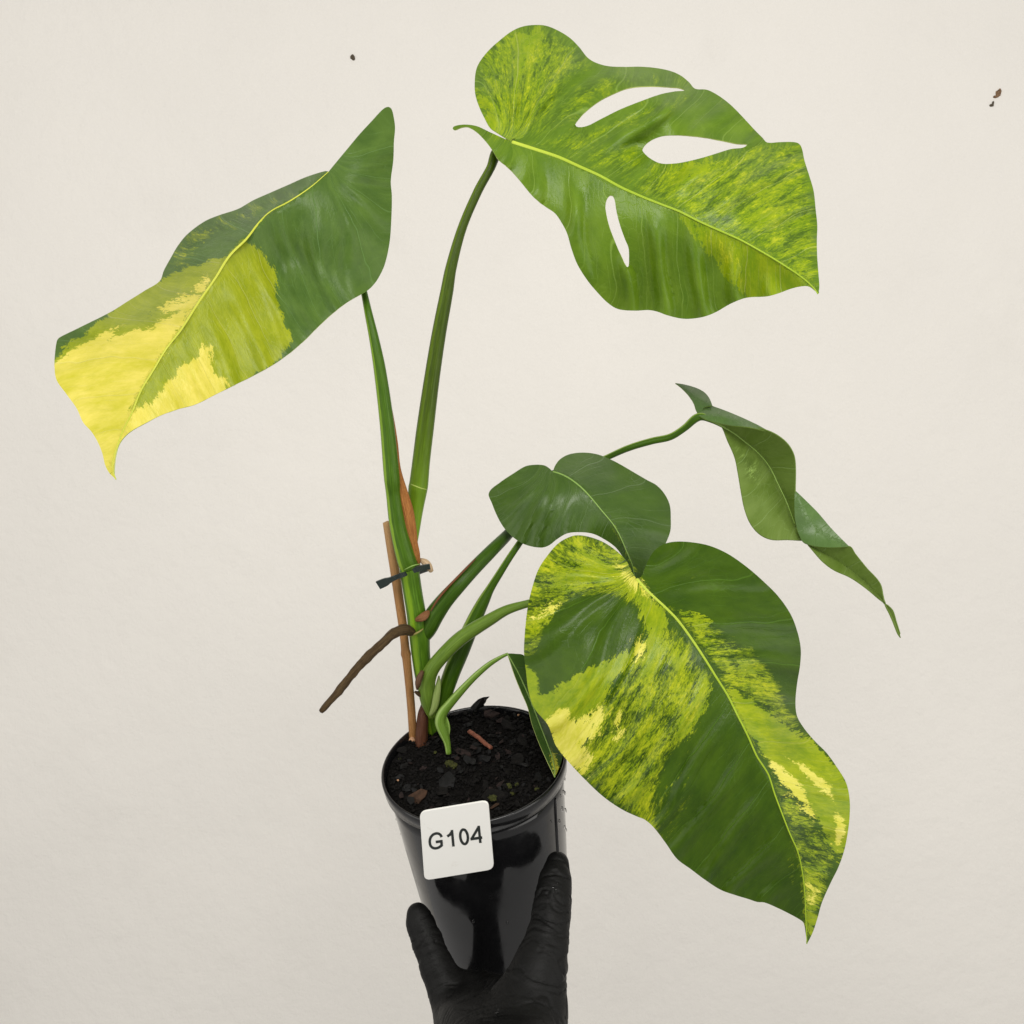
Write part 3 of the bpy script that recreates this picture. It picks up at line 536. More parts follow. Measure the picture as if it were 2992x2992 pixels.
e_lime = [[(950, 750), (1010, 780), (1130, 850), (1250, 940), (1330, 1000), (1430, 1090), (1530, 1230), (1520, 1380), (1460, 1500), (1420, 1480), (1390, 1390), (1340, 1310), (1260, 1190), (1180, 1120), (1120, 1060), (1060, 970), (1000, 870)],
          [(330, 165), (420, 190), (480, 230), (560, 285), (600, 320), (640, 380), (690, 420), (700, 470), (640, 560), (590, 470), (570, 390), (520, 330), (420, 300), (330, 310), (250, 330), (200, 320), (205, 270), (270, 240), (330, 230)],
          [(690, 430), (600, 540), (520, 600), (440, 640), (330, 690), (270, 720), (200, 780), (150, 785), (130, 680), (80, 660), (60, 770), (90, 850), (160, 940), (250, 940), (330, 890), (430, 830), (440, 760), (500, 680), (560, 620), (640, 570), (690, 500)],
          [(690, 450), (690, 560), (660, 690), (580, 720), (570, 650), (610, 560)], [(720, 620), (770, 590), (780, 660), (730, 700)], [(760, 430), (830, 440), (880, 465), (860, 520), (800, 480)], [(1000, 640), (1050, 650), (1090, 690), (1050, 700)],
          [(90, 470), (150, 420), (220, 395), (210, 440), (130, 490)], [(850, 700), (885, 760), (870, 830), (800, 950), (720, 1000), (740, 900), (800, 840)], [(500, 1180), (560, 1160), (620, 1230), (560, 1290)],
          [(1290, 1580), (1330, 1560), (1370, 1680), (1320, 1830), (1300, 1800)]]
e_yel = [[(1215, 1060), (1290, 1090), (1400, 1180), (1430, 1260), (1390, 1230), (1300, 1130)], [(1430, 1300), (1470, 1330), (1450, 1460), (1425, 1440)], [(480, 230), (560, 285), (640, 370), (600, 350), (530, 300)], [(560, 560), (600, 540), (590, 620), (560, 640)], [(170, 900), (230, 850), (265, 845), (275, 890), (290, 900), (330, 890), (400, 850), (430, 850), (400, 950), (330, 1010), (360, 1080), (340, 1150), (260, 1080), (200, 1000)], [(1130, 1060), (1190, 1095), (1280, 1180), (1340, 1330), (1290, 1280), (1200, 1180)], [(1312, 1600), (1345, 1640), (1345, 1700), (1318, 1690)], [(475, 900), (495, 880), (495, 960), (478, 970)], [(110, 450), (170, 410), (225, 395), (200, 430)]]
e_mott = [([(690, 400), (860, 445), (960, 530), (1090, 600), (1180, 730), (1240, 860), (1330, 1000), (1180, 900), (950, 740), (820, 560)], 0.54, 26), ([(1150, 1150), (1260, 1230), (1340, 1340), (1430, 1500), (1380, 1690), (1310, 1860), (1280, 1600), (1220, 1380)], 0.52, 26),
          ([(300, 60), (540, 180), (600, 290), (640, 380), (600, 430), (480, 380), (300, 380), (190, 470), (150, 600), (40, 640), (40, 300), (180, 120)], 0.54, 26), ([(460, 400), (600, 420), (640, 520), (560, 600), (380, 600), (380, 500)], 0.44, 35),
          ([(430, 800), (560, 610), (700, 560), (780, 560), (890, 700), (890, 800), (840, 890), (790, 990), (720, 1030), (690, 1120), (640, 1260), (690, 1450), (560, 1340), (450, 1260), (240, 1080), (300, 900)], 0.56, 26), ([(660, 480), (760, 500), (880, 690), (800, 760), (660, 700)], 0.50, 26), ([(640, 1250), (800, 1000), (820, 1100), (760, 1400), (680, 1440)], 0.30, 30), ([(1225, 1500), (1260, 1500), (1255, 1620), (1225, 1610)], 0.4, 10)]
e_dark = [([(300, 380), (420, 355), (560, 450), (590, 500), (480, 590), (330, 690), (270, 715), (180, 780), (135, 780), (145, 650), (180, 480)], 34)]
sE = sheet(conv(Z4, e_left), conv(Z4, e_right), conv(Z4, e_mid), [.572, .548, .536, .537, .551],
           ctr(Z4, [(320, 95, .590), (140, 240, .584), (76, 610, .564), (180, 920, .552), (420, 1230, .550), (690, 1430, .554), (930, 1635, .559), (1180, 1715, .558), (420, 600, .546)]),
           ctr(Z4, [(730, 123, .596), (960, 175, .597), (1180, 360, .590), (1278, 590, .584), (1258, 820, .588), (1340, 990, .575), (1490, 1240, .563), (1440, 1540, .561), (900, 450, .565), (1150, 900, .551)]),
           lime=[conv(Z4, p) for p in e_lime], yellow=[conv(Z4, p) for p in e_yel], mott=[(conv(Z4, p), d, s) for p, d, s in e_mott], dark=[(conv(Z4, p), s) for p, s in e_dark], und=(0.0024, 130))
lE = build_leaf([sE], ML_E, RIM, root); lE['label'] = 'largest leaf, heart shaped and marbled yellow and green'; midrib_tube(sE[4], 9, 2.5, MR_L, lE, root)

# --- dark heart shaped leaf, centre
JC = (350, 443); TC = (706, 912)
c_left = [JC, (330, 425), (310, 415), (270, 413), (230, 420), (180, 450), (120, 490), (72, 535), (85, 580), (110, 640), (140, 690), (180, 730), (230, 760), (295, 773), (330, 765), (370, 735), (410, 712), (460, 706), (520, 712), (570, 735), (620, 770), (655, 815), (680, 850), (694, 890), TC]
c_right = [JC, (358, 420), (380, 390), (420, 368), (480, 360), (540, 367), (590, 385), (640, 410), (700, 445), (760, 480), (800, 502), (835, 540), (858, 590), (862, 650), (860, 700), (842, 750), (815, 800), (780, 850), (745, 895), TC]
c_mid = [JC, (400, 460), (460, 500), (510, 550), (560, 610), (610, 670), (640, 720), (670, 790), (695, 850), TC]
sC = sheet(conv(Z3, c_left), conv(Z3, c_right), conv(Z3, c_mid), [.622, .608, .601, .599, .602],
           ctr(Z3, [(270, 413, .632), (72, 535, .632), (140, 690, .622), (295, 773, .612), (460, 706, .606), (620, 770, .605), (300, 600, .608)]),
           ctr(Z3, [(420, 368, .642), (590, 385, .648), (800, 502, .640), (862, 650, .631), (842, 750, .622), (780, 850, .611), (640, 520, .622)]),
           mott=[(conv(Z3, [(590, 640), (625, 680), (680, 790), (720, 885), (705, 890), (660, 800), (610, 700)]), 0.46, 7)], und=(0.0018, 100))
lC = build_leaf([sC], ML_C, RIM, root); lC['label'] = 'plain dark green heart shaped leaf'; midrib_tube(sC[4], 5, 2, MR_G, lC, root)

# --- twisted leaf seen from below, right
d_main = sheet(conv(Z3, [(1040, 222), (1085, 234), (1130, 241), (1200, 247), (1280, 265), (1330, 290), (1370, 325), (1395, 370), (1402, 420), (1401, 520), (1399, 600), (1404, 660), (1432, 742)]),
               conv(Z3, [(1040, 222), (1078, 240), (1110, 310), (1140, 380), (1155, 450), (1170, 540), (1185, 610), (1210, 670), (1250, 715), (1300, 737), (1370, 738), (1432, 742)]),
               conv(Z3, [(1040, 222), (1130, 272), (1180, 310), (1240, 360), (1290, 420), (1330, 500), (1368, 580), (1398, 660), (1432, 742)]), [.625, .630, .633, .628, .612],
               ctr(Z3, [(1280, 265, .612), (1395, 370, .612), (1401, 520, .616), (1404, 660, .614)]), ctr(Z3, [(1140, 380, .622), (1170, 540, .616), (1250, 715, .606), (1370, 738, .608)]),
               mott=[(conv(Z3, [(1120, 290), (1250, 400), (1260, 520), (1180, 480)]), 0.45, 30)], und=(0.0008, 90))
d_top = sheet(conv(Z3, [(985, 200), (992, 165), (1004, 146), (1050, 160), (1130, 190), (1230, 235), (1290, 268)]), conv(Z3, [(985, 200), (1020, 218), (1080, 234), (1130, 243), (1200, 249), (1250, 260), (1290, 268)]),
              conv(Z3, [(985, 200), (1040, 200), (1130, 216), (1200, 236), (1290, 268)]), [.624, .624, .618, .612], ctr(Z3, [(1004, 146, .640), (1130, 190, .632), (1230, 235, .619)]), ctr(Z3, [(1080, 234, .621), (1200, 249, .612)]), grid=7)
d_low = sheet(conv(Z3, [(1400, 522), (1440, 560), (1500, 620), (1560, 690), (1637, 768)]), conv(Z3, [(1400, 522), (1399, 600), (1404, 662), (1432, 743), (1470, 762), (1530, 771), (1590, 771), (1637, 768)]),
              conv(Z3, [(1400, 522), (1450, 640), (1520, 710), (1637, 768)]), [.617, .610, .606, .600], ctr(Z3, [(1500, 620, .612), (1560, 690, .606)]), ctr(Z3, [(1404, 662, .613), (1470, 762, .604), (1590, 771, .600)]), grid=7)
d_tip = sheet(conv(Z3, [(1455, 756), (1530, 768), (1590, 769), (1640, 769), (1662, 800), (1710, 860), (1770, 930), (1790, 1010), (1825, 1045), (1842, 1100), (1861, 1164)]),
              conv(Z3, [(1455, 756), (1480, 785), (1520, 830), (1570, 868), (1640, 900), (1700, 940), (1760, 990), (1795, 1028), (1822, 1080), (1848, 1145), (1861, 1164)]),
              conv(Z3, [(1455, 756), (1560, 815), (1650, 875), (1740, 955), (1800, 1025), (1832, 1085), (1861, 1164)]), [.606, .609, .603, .592, .586], ctr(Z3, [(1640, 769, .600), (1710, 860, .598), (1790, 1010, .590)]), ctr(Z3, [(1520, 830, .602), (1640, 900, .598)]), grid=7)
d_lobe = sheet(conv(Z3, [(882, 58), (920, 64), (975, 80), (1010, 100), (1030, 125), (1043, 157)]), conv(Z3, [(882, 58), (910, 80), (940, 112), (962, 145), (972, 175), (990, 195), (1005, 165), (1043, 157)]),
               conv(Z3, [(882, 58), (950, 100), (1000, 135), (1043, 157)]), [.650, .644, .638, .634], ctr(Z3, [(975, 80, .652)]), ctr(Z3, [(962, 145, .634), (990, 195, .627)]), grid=7, mott=[(conv(Z3, [(900, 60), (1000, 90), (990, 120)]), 0.3, 20)])
ML_DF = lm('leaf_fold_top', g1=srgb(74, 104, 46), g2=srgb(92, 122, 62), vein=srgb(120, 148, 90), vein_amt=0.3, spec=0.35)
lD = build_leaf([d_main + (0,), d_tip + (0,), d_top + (1,), d_low + (1,), d_lobe + (1,)], [ML_D, ML_DF], ML_D, root); lD['label'] = 'twisted narrow leaf showing its pale underside'
midrib_tube(d_main[4], 8, 4, MR_U, lD, root)

# --- small folded leaf by the rim
sF = sheet(conv(Z5, [(1292, 1200), (1340, 1202), (1400, 1216), (1460, 1360), (1550, 1600), (1640, 1800), (1637, 1860), (1612, 1930), (1591, 1976)]),
           conv(Z5, [(1292, 1200), (1306, 1240), (1340, 1340), (1380, 1440), (1422, 1540), (1450, 1650), (1500, 1780), (1545, 1880), (1572, 1935), (1591, 1976)]),
           conv(Z5, [(1292, 1200), (1370, 1340), (1440, 1500), (1510, 1680), (1570, 1840), (1588, 1920), (1591, 1976)]), [.598, .600, .596, .586, .574],
           ctr(Z5, [(1400, 1216, .603), (1550, 1600, .604), (1637, 1860, .584)]), ctr(Z5, [(1340, 1340, .598), (1450, 1650, .592), (1545, 1880, .578)]), grid=7,
           yellow=[conv(Z5, [(1585, 1990), (1578, 1900), (1570, 1800), (1600, 1850), (1612, 1920)])], und=(0.0004, 60))
lF = build_leaf([sF], ML_F, RIM, root); lF['label'] = 'small narrow drooping leaf with a cream tip'; midrib_tube(sF[4], 4, 3, MR_G, lF, root)

# --- stems and petioles
GS = lambda nm, **k: tube_mat(nm, k.get('a', srgb(52, 92, 18)), k.get('b', srgb(74, 112, 30)), k.get('s', srgb(122, 158, 38)), k.get('s0', 0), k.get('s1', 0), k.get('r', 0.42), k.get('spots'), k.get('top'))
M_STEM = GS('stem_green', a=srgb(62, 98, 16), b=srgb(84, 120, 28), s=srgb(122, 158, 34), s0=0.262, s1=0.385)
M_PA = GS('petiole_grooved', a=srgb(52, 84, 10), b=srgb(70, 102, 18), s=srgb(126, 160, 44), s0=0.33, s1=0.45); M_PB = GS('petiole_olive_shaded', a=srgb(48, 66, 3), b=srgb(66, 86, 9), s=srgb(84, 106, 18), top=srgb(112, 146, 30), s0=0.30, s1=0.42)  # M_PB is darkened: shade beneath the upper right leaf is put into its colour
M_PC = GS('petiole_dark', a=srgb(42, 70, 8), b=srgb(60, 90, 14)); M_PE = GS('petiole_pale', a=srgb(82, 110, 32), b=srgb(104, 130, 48), s=srgb(140, 164, 92), s0=0.58, s1=0.66)
M_PD = GS('petiole_deep', a=srgb(48, 80, 8), b=srgb(68, 100, 16), s=srgb(132, 160, 60), s0=0.36, s1=0.48); M_PF = GS('petiole_fresh', a=srgb(82, 114, 32), b=srgb(106, 136, 50), s=srgb(140, 166, 90), s0=0.3, s1=0.42)
def z5w(l): return [Z5(x, y) + (z, w * 800 / 1717) for x, y, z, w in l]
stem = tube('stem', z5w([(830, 1700, .640, 70), (815, 1600, .636, 96), (795, 1460, .630, 108), (765, 1320, .625, 112), (750, 1200, .620, 118), (742, 1090, .614, 128), (733, 1040, .612, 126), (722, 950, .610, 122), (702, 830, .606, 120), (685, 720, .602, 122), (676, 655, .600, 122)]), M_STEM, root, 28)
tube('petiole', z5w([(682, 672, .600, 118), (660, 610, .599, 122), (625, 480, .597, 112), (600, 360, .595, 104), (578, 200, .592, 92)]) + [ZS(739, 900) + (.588, 46), ZS(730, 800) + (.586, 42), ZS(717, 700) + (.584, 36), ZS(706, 640) + (.584, 29), ZS(695, 590) + (.586, 23), ZS(687, 552) + (.592, 19), ZS(668, 470) + (.602, 16), ZS(640, 390) + (.600, 15), ZS(622, 328) + (.584, 12)], M_PA, root)
tube('petiole', z5w([(690, 560, .606, 60), (705, 430, .605, 76), (716, 300, .604, 98), (733, 160, .602, 122), (737, 140, .602, 120), (752, 0, .600, 112)]) + [ZS(802, 810) + (.596, 51), ZS(814, 720) + (.593, 46), ZS(828, 630) + (.591, 42), ZS(843, 550) + (.589, 38), ZS(851, 505) + (.588, 33), ZS(872, 430) + (.588, 27), ZS(902, 360) + (.588, 26), ZS(926, 316) + (.588, 26), ZS(937, 288) + (.590, 32), ZS(955, 272) + (.586, 28), ZS(972, 268) + (.579, 21)], M_PB, root)
tube('petiole', z5w([(744, 1130, .620, 56), (762, 1098, .617, 92), (792, 1045, .613, 116), (835, 960, .610, 122), (900, 870, .608, 108), (985, 775, .607, 96), (1080, 672, .612, 88), (1200, 550, .622, 80), (1300, 450, .637, 68), (1400, 330, .650, 50), (1490, 200, .655, 40)]) + [Z3(330, 480) + (.636, 18), Z3(352, 446) + (.624, 14)], M_PC, root)
tube('petiole', z5w([(868, 1600, .634, 60), (880, 1540, .633, 82), (905, 1440, .631, 98), (945, 1320, .629, 106), (1000, 1190, .627, 106), (1050, 1070, .625, 100), (1105, 950, .624, 88), (1150, 860, .624, 72), (1185, 795, .624, 54), (1250, 690, .624, 46), (1310, 595, .625, 42), (1375, 500, .628, 40), (1480, 340, .655, 36)]) + [ZS(1090, 890) + (.668, 16), ZS(1148, 862) + (.662, 17), Z3(680, 340) + (.652, 19), Z3(780, 310) + (.645, 20), Z3(860, 292) + (.640, 20), Z3(920, 255) + (.634, 20), Z3(985, 205) + (.627, 24), Z3(1040, 222) + (.628, 14), Z3(1110, 258) + (.632, 9)], M_PD, root)
tube('petiole', z5w([(825, 1600, .628, 50), (808, 1540, .626, 84), (792, 1460, .622, 108), (790, 1380, .618, 104), (820, 1300, .614, 92), (880, 1222, .611, 90), (985, 1118, .608, 92), (1080, 1050, .606, 88), (1180, 990, .604, 78), (1290, 928, .601, 62), (1420, 888, .598, 48), (1560, 850, .594, 42)]) + [Z4(300, 340) + (.590, 20), Z4(450, 310) + (.584, 18), Z4(555, 290) + (.575, 12)], M_PE, root)
tube('petiole', z5w([(925, 1830, .612, 34), (915, 1760, .612, 42), (892, 1690, .612, 66), (872, 1630, .611, 70), (885, 1575, .610, 64), (920, 1530, .609, 58), (980, 1460, .607, 52), (1040, 1395, .606, 44), (1100, 1335, .604, 40), (1180, 1268, .602, 33), (1250, 1225, .600, 24), (1296, 1203, .599, 18)]), M_PF, root)
M_SH = GS('pale_sheath', a=srgb(104, 126, 58), b=srgb(136, 150, 88)); M_BR = tube_mat('dry_sheath', srgb(128, 76, 34), srgb(176, 120, 62), None, spots=srgb(110, 60, 28), rough=0.6, bump=0.5)
M_RT = tube_mat('aerial_root_bark', srgb(62, 46, 28), srgb(92, 74, 46), None, spots=srgb(52, 34, 24), rough=0.7, bump=0.8)
tube('sheath', z5w([(808, 1590, .618, 18), (835, 1540, .617, 42), (852, 1450, .617, 44), (862, 1380, .618, 28), (864, 1340, .619, 8)]), M_SH, root, flat=0.5)
tube('sheath', z5w([(905, 1590, .611, 10), (916, 1635, .611, 26), (921, 1680, .612, 30), (914, 1740, .613, 20)]), M_PF, root, flat=0.5)
# brown dried sheath along the tall petiole
tube('dry_sheath', [Z1(1614, 1232) + (.583, 5), Z1(1632, 1290) + (.584, 9), Z1(1655, 1420) + (.586, 11), Z1(1682, 1560) + (.588, 12), Z1(1700, 1680) + (.589, 14)] + z5w([(612, 40, .590, 26), (640, 180, .591, 52), (668, 300, .593, 70), (690, 420, .595, 66), (708, 510, .597, 48), (724, 580, .598, 44), (742, 648, .600, 12)]), M_BR, root, flat=0.35)
tube('bud', z5w([(745, 612, .602, 22), (775, 628, .601, 46), (800, 655, .600, 46), (818, 688, .600, 26)]), tube_mat('bud_tan', srgb(150, 122, 92), srgb(196, 172, 138), None, rough=0.6), root)
tube('bud_scale', z5w([(705, 996, .607, 8), (735, 985, .603, 38), (765, 972, .602, 52), (790, 948, .604, 40), (806, 930, .606, 10)]), tube_mat('bud_brown', srgb(104, 66, 40), srgb(146, 102, 66), None, rough=0.7, spots=srgb(70, 44, 30), bump=0.5), root, flat=0.4)
tube('dry_edge', z5w([(812, 935, .603, 8), (850, 872, .602, 13), (910, 796, .602, 15), (985, 718, .603, 13), (1055, 646, .606, 11), (1095, 606, .611, 5)]), tube_mat('dry_edge', srgb(86, 48, 30), srgb(120, 76, 44), None, rough=0.6), root, seg=8)
tube('node_ring', z5w([(682, 1092, .606, 8), (705, 1082, .604, 12), (740, 1064, .604, 12), (765, 1046, .606, 8)]), tube_mat('node_scar', srgb(134, 128, 70), srgb(150, 140, 84), None, rough=0.6), root, seg=8)
tube('node_ring', z5w([(690, 140, .592, 5), (715, 150, .590, 7), (750, 164, .590, 7), (785, 172, .593, 5)]), tube_mat('node_scar_pale', srgb(150, 168, 74), srgb(164, 180, 90), None), root, seg=8)
tube('node_ring', z5w([(745, 640, .590, 6), (700, 650, .586, 8), (650, 675, .589, 6)]), MR_G, root, seg=8)
tube('aerial_root', z5w([(690, 1062, .606, 60), (645, 1050, .598, 72), (600, 1066, .596, 66), (550, 1100, .594, 62), (480, 1165, .591, 60), (420, 1222, .589, 60), (400, 1240, .588, 64), (380, 1262, .588, 56), (320, 1330, .586, 54), (250, 1418, .584, 52), (235, 1440, .583, 54), (200, 1478, .582, 44), (150, 1535, .580, 42), (122, 1566, .579, 30)]), M_RT, root, rough_amp=0.2)
tube('aerial_root', z5w([(752, 1790, .632, 84), (756, 1700, .631, 76), (762, 1600, .631, 72), (775, 1540, .632, 60), (790, 1480, .634, 44)]), tube_mat('root_red_brown', srgb(62, 36, 24), srgb(90, 54, 36), None, rough=0.5, bump=0.4), root, rough_amp=0.08)
tube('root_bud', z5w([(760, 1310, .612, 24), (742, 1350, .611, 40), (732, 1395, .611, 34), (728, 1425, .613, 14)]), tube_mat('root_bud_brown', srgb(66, 46, 32), srgb(98, 72, 50), None, rough=0.7), root, rough_amp=0.2)
tube('root_bud', z5w([(770, 1470, .622, 30), (735, 1452, .618, 30), (712, 1440, .617, 12)]), M_RT, root, rough_amp=0.3)

# ------------------------------------------------------------------ bamboo stake and clip
M_ST = tube_mat('bamboo', srgb(140, 98, 56), srgb(166, 124, 78), None, topc=srgb(176, 140, 96), spots=srgb(132, 88, 48), rough=0.55, bump=0.3)
stake = tube('bamboo_stake', z5w([(540, 378, .606, 52), (565, 540, .608, 53), (590, 700, .610, 53), (615, 870, .613, 52), (638, 1030, .616, 50), (648, 1120, .617, 48), (654, 1180, .618, 50), (657, 1205, .619, 58), (660, 1225, .619, 50), (676, 1380, .624, 47), (690, 1540, .630, 46), (702, 1720, .636, 46), (708, 1800, .640, 46)]), M_ST, None, 18, wfac=1.12)
# flat cut top
tag(stake, 'thin brown bamboo stake standing beside the main stem', 'stake')
m, nt, bs = newmat('clip_plastic'); bs.inputs['Base Color'].default_value = (0.010, 0.020, 0.017, 1); bs.inputs['Roughness'].default_value = 0.35; M_CL = m
def band(name, pts, th, parent):
    """flat plastic strip: (zoom x, y, depth, height)"""
    c = crom(z5w(pts), 6); V = []; view = MC.to_3x3() @ Vector((0, 0, 1)); n = len(c); pos = [P(*q[:3]) for q in c]
    for i in range(n):
        tg = (pos[min(i+1, n-1)] - pos[max(i-1, 0)]).normalized(); upv = (UP - tg * UP.dot(tg)).normalized(); nn = tg.cross(upv).normalized(); hh = c[i][3] / F * c[i][2] / 2
        for a, b in ((-1, -1), (1, -1), (1, 1), (-1, 1)): V.append(pos[i] + upv * hh * a + nn * th / 2 * b)
    Fc = [(i*4+k, i*4+(k+1) % 4, (i+1)*4+(k+1) % 4, (i+1)*4+k) for i in range(n-1) for k in range(4)] + [(3, 2, 1, 0), (n*4-4, n*4-3, n*4-2, n*4-1)]
    return link(name, mesh(name, V, Fc), M_CL, parent, False)
clip = empty('plant_clip', P(*Z5(600, 720), .59)); tag(clip, 'dark green plastic clip tying the stem to the stake', 'plant clip')
band('strap', [(483, 772, .600, 56), (530, 752, .598, 52), (560, 738, .596, 34), (600, 720, .596, 30), (640, 706, .590, 30), (658, 700, .5885, 26)], 0.0012, clip)
band('hook', [(706, 682, .5875, 26), (725, 672, .586, 36), (755, 664, .590, 36), (802, 655, .594, 34)], 0.0012, clip)
band('back_strap', [(802, 655, .595, 34), (800, 665, .606, 34), (760, 680, .620, 34), (680, 705, .626, 34), (600, 725, .624, 34), (540, 748, .612, 34), (505, 762, .601, 34)], 0.0012, clip)

# ------------------------------------------------------------------ white number card on the pot
az = math.radians(-9); CN = (FR * math.cos(az) + RT * math.sin(az)).normalized(); CP = PC + CN * 0.0558
def card_pt(x, y, off=0.0): return ray_plane(x, y, CP + CN * off, CN)[0]
cs = conv(Z6, [(342, 726), (732, 662), (765, 1052), (370, 1116)]); cc = [card_pt(*p) for p in cs]
def rounded(quad, r, seg=7):
    out = []
    for i in range(4):
        p = quad[i]; a = (quad[i-1] - p).normalized(); b = (quad[(i+1) % 4] - p).normalized()
        for k in range(seg + 1):
            t = k / seg; q0 = p + a * r; q1 = p + b * r; out.append(q0 * (1-t)**2 + p * 2*t*(1-t) + q1 * t*t)
    return out
m, nt, bs = newmat('card_white'); g = NG(nt); ob = g.obj()
st_ = g.mapr(g.noise(ob, 120, 5, 0.7), 0.60, 0.74, 0.0, 0.35)
g.put(bs.inputs['Base Color'], g.mix(st_, (0.84, 0.83, 0.79, 1), (0.58, 0.54, 0.46, 1))); bs.inputs['Roughness'].default_value = 0.35; g.put(bs.inputs['Normal'], g.bump(g.noise(ob, 90, 3), 0.05, 0.001)); M_CARD = m
card_root = empty('plant_label', (cc[2] + cc[3]) / 2); tag(card_root, 'white square label card reading G104 on the front of the pot', 'label')
rp = rounded(cc, 0.0042); n = len(rp)
V = [p for p in rp] + [p - CN * 0.0012 for p in rp]; Fc = [tuple(range(n))[::-1], tuple(range(n, 2*n))] + [(i, (i+1) % n, n+(i+1) % n, n+i) for i in range(n)]
me = mesh('card', V, Fc); bm = bmesh.new(); bm.from_mesh(me); bmesh.ops.recalc_face_normals(bm, faces=bm.faces); bm.to_mesh(me); bm.free(); card = link('card', me, M_CARD, card_root, False)
bv = card.modifiers.new('edge', 'BEVEL'); bv.width = 0.0002; bv.segments = 2
m, nt, bs = newmat('black_ink'); bs.inputs['Base Color'].default_value = (0.012, 0.016, 0.014, 1); bs.inputs['Roughness'].default_value = 0.45; M_INK = m
def stroke_mesh(lines, hw):
    V = []; Fc = []; lay = 0
    for ln in lines:
        p = np.array(ln, float); n = len(p); b = len(V); off = 0.00008 + 0.00003 * lay; lay += 1
        for i in range(n):
            d1 = p[min(i+1, n-1)] - p[max(i-1, 0)]; d1 /= np.linalg.norm(d1); nn = np.array((-d1[1], d1[0]))
            k = hw
            if 0 < i < n-1:
                e = p[i] - p[i-1]; e /= np.linalg.norm(e); k = hw / max(0.5, abs(e @ d1))
            for s in (1, -1): V.append(card_pt(*Z7(*(p[i] + nn * k * s)), off))
        for i in range(n-1): Fc.append((b+2*i, b+2*i+1, b+2*i+3, b+2*i+2))
    me = mesh('letter', V, Fc); bm = bmesh.new(); bm.from_mesh(me); bmesh.ops.recalc_face_normals(bm, faces=bm.faces); bm.to_mesh(me); bm.free(); return me
def smooth_line(pts, closed=False): 
    c = crom(pts, 8, closed); return np.vstack([c, c[:2]]) if closed else c
el = [(672 + 36 * math.cos(t) + 7 * -math.sin(t) * -1 * 0.9, 147 + 69 * math.sin(t)) for t in np.linspace(0, 2 * math.pi, 40, endpoint=False)]
letters = [[smooth_line([(459, 150), (446, 128), (424, 116), (398, 117), (370, 132), (350, 162), (345, 198), (353, 232), (374, 252), (400, 257), (428, 250), (459, 230)]), [(459, 238), (455, 182)], [(466, 188), (402, 197)]],
           [[(556, 82), (571, 240)], [(512, 144), (538, 126), (558, 96)]], [smooth_line(el, True)], [[(811, 42), (828, 206)], [(812, 52), (744, 168)], [(733, 170), (845, 154)]]]
for ln in letters: link('letter', stroke_mesh(ln, 12.5), M_INK, card_root, False)

# ------------------------------------------------------------------ gloved hand (one continuous surface)
def hp(x, y, z): p = MC.inverted() @ P(*Z7(x, y), z); return np.array((p.x, p.y, -p.z))     # camera frame, metres
def pr(w, z): return w * 0.5 * 550 / 1795 / F * z
bones = []          # (a, b, ra, rb, blend)
def chain(pts, k):
    q = [(hp(x, y, z), pr(w, z)) for x, y, z, w in pts]
    for (a, ra), (b, rb) in zip(q[:-1], q[1:]): bones.append((a, b, ra, rb, k))
THUMB = [(1562, 395, .583, 215), (1540, 560, .577, 268), (1518, 760, .570, 320), (1495, 960, .563, 330), (1455, 1180, .556, 390), (1390, 1420, .550, 500), (1310, 1700, .545, 620), (1230, 1960, .540, 740)]
INDEX = [(222, 875, .592, 200), (262, 990, .590, 236), (335, 1180, .586, 262), (420, 1400, .582, 288), (520, 1640, .577, 330), (640, 1900, .570, 420)]
chain(THUMB, 0.006); chain(INDEX, 0.006)
chain([(1150, 1950, .548, 700), (850, 1960, .556, 640), (660, 1930, .566, 460)], 0.010)      # palm across
chain([(1240, 1980, .540, 740), (1140, 2500, .500, 900), (1100, 3000, .440, 950)], 0.012)    # wrist and forearm
chain([(800, 1980, .556, 640), (900, 2500, .505, 760), (1000, 3000, .450, 850)], 0.012)
chain([(1060, 1700, .566, 430), (830, 1670, .578, 380), (620, 1650, .582, 330)], 0.010)      # web between thumb and index
# fingers folded behind and under the pot
chain([(700, 1960, .580, 400), (690, 1830, .615, 300), (640, 1560, .645, 270), (700, 1300, .668, 250), (860, 1200, .682, 210)], 0.004)
chain([(820, 2010, .580, 400), (830, 1940, .620, 290), (800, 1760, .660, 265), (880, 1560, .690, 245), (1010, 1480, .704, 205)], 0.004)
chain([(960, 2060, .580, 380), (980, 2010, .620, 270), (980, 1920, .655, 245), (1050, 1800, .685, 220), (1150, 1730, .696, 180)], 0.004)
H = 0.00095
lo = np.min([np.minimum(b[0] - b[2], b[1] - b[3]) for b in bones], 0) - 0.006; hi = np.max([np.maximum(b[0] + b[2], b[1] + b[3]) for b in bones], 0) + 0.006
lo[1] = max(lo[1], -0.335)                               # the forearm is cut below the frame
dims = np.ceil((hi - lo) / H).astype(int) + 1
X, Y, Zz = np.meshgrid(*[lo[i] + H * np.arange(dims[i]) for i in range(3)], indexing='ij')
field = np.full(X.shape, 1.0, np.float32)
def rcone(px, py, pz, a, b, ra, rb):
    ab = b - a; t = ((px - a[0]) * ab[0] + (py - a[1]) * ab[1] + (pz - a[2]) * ab[2]) / (ab @ ab); t = np.clip(t, 0, 1)
    return np.sqrt((px - a[0] - t*ab[0])**2 + (py - a[1] - t*ab[1])**2 + (pz - a[2] - t*ab[2])**2) - (ra + (rb - ra) * t), t
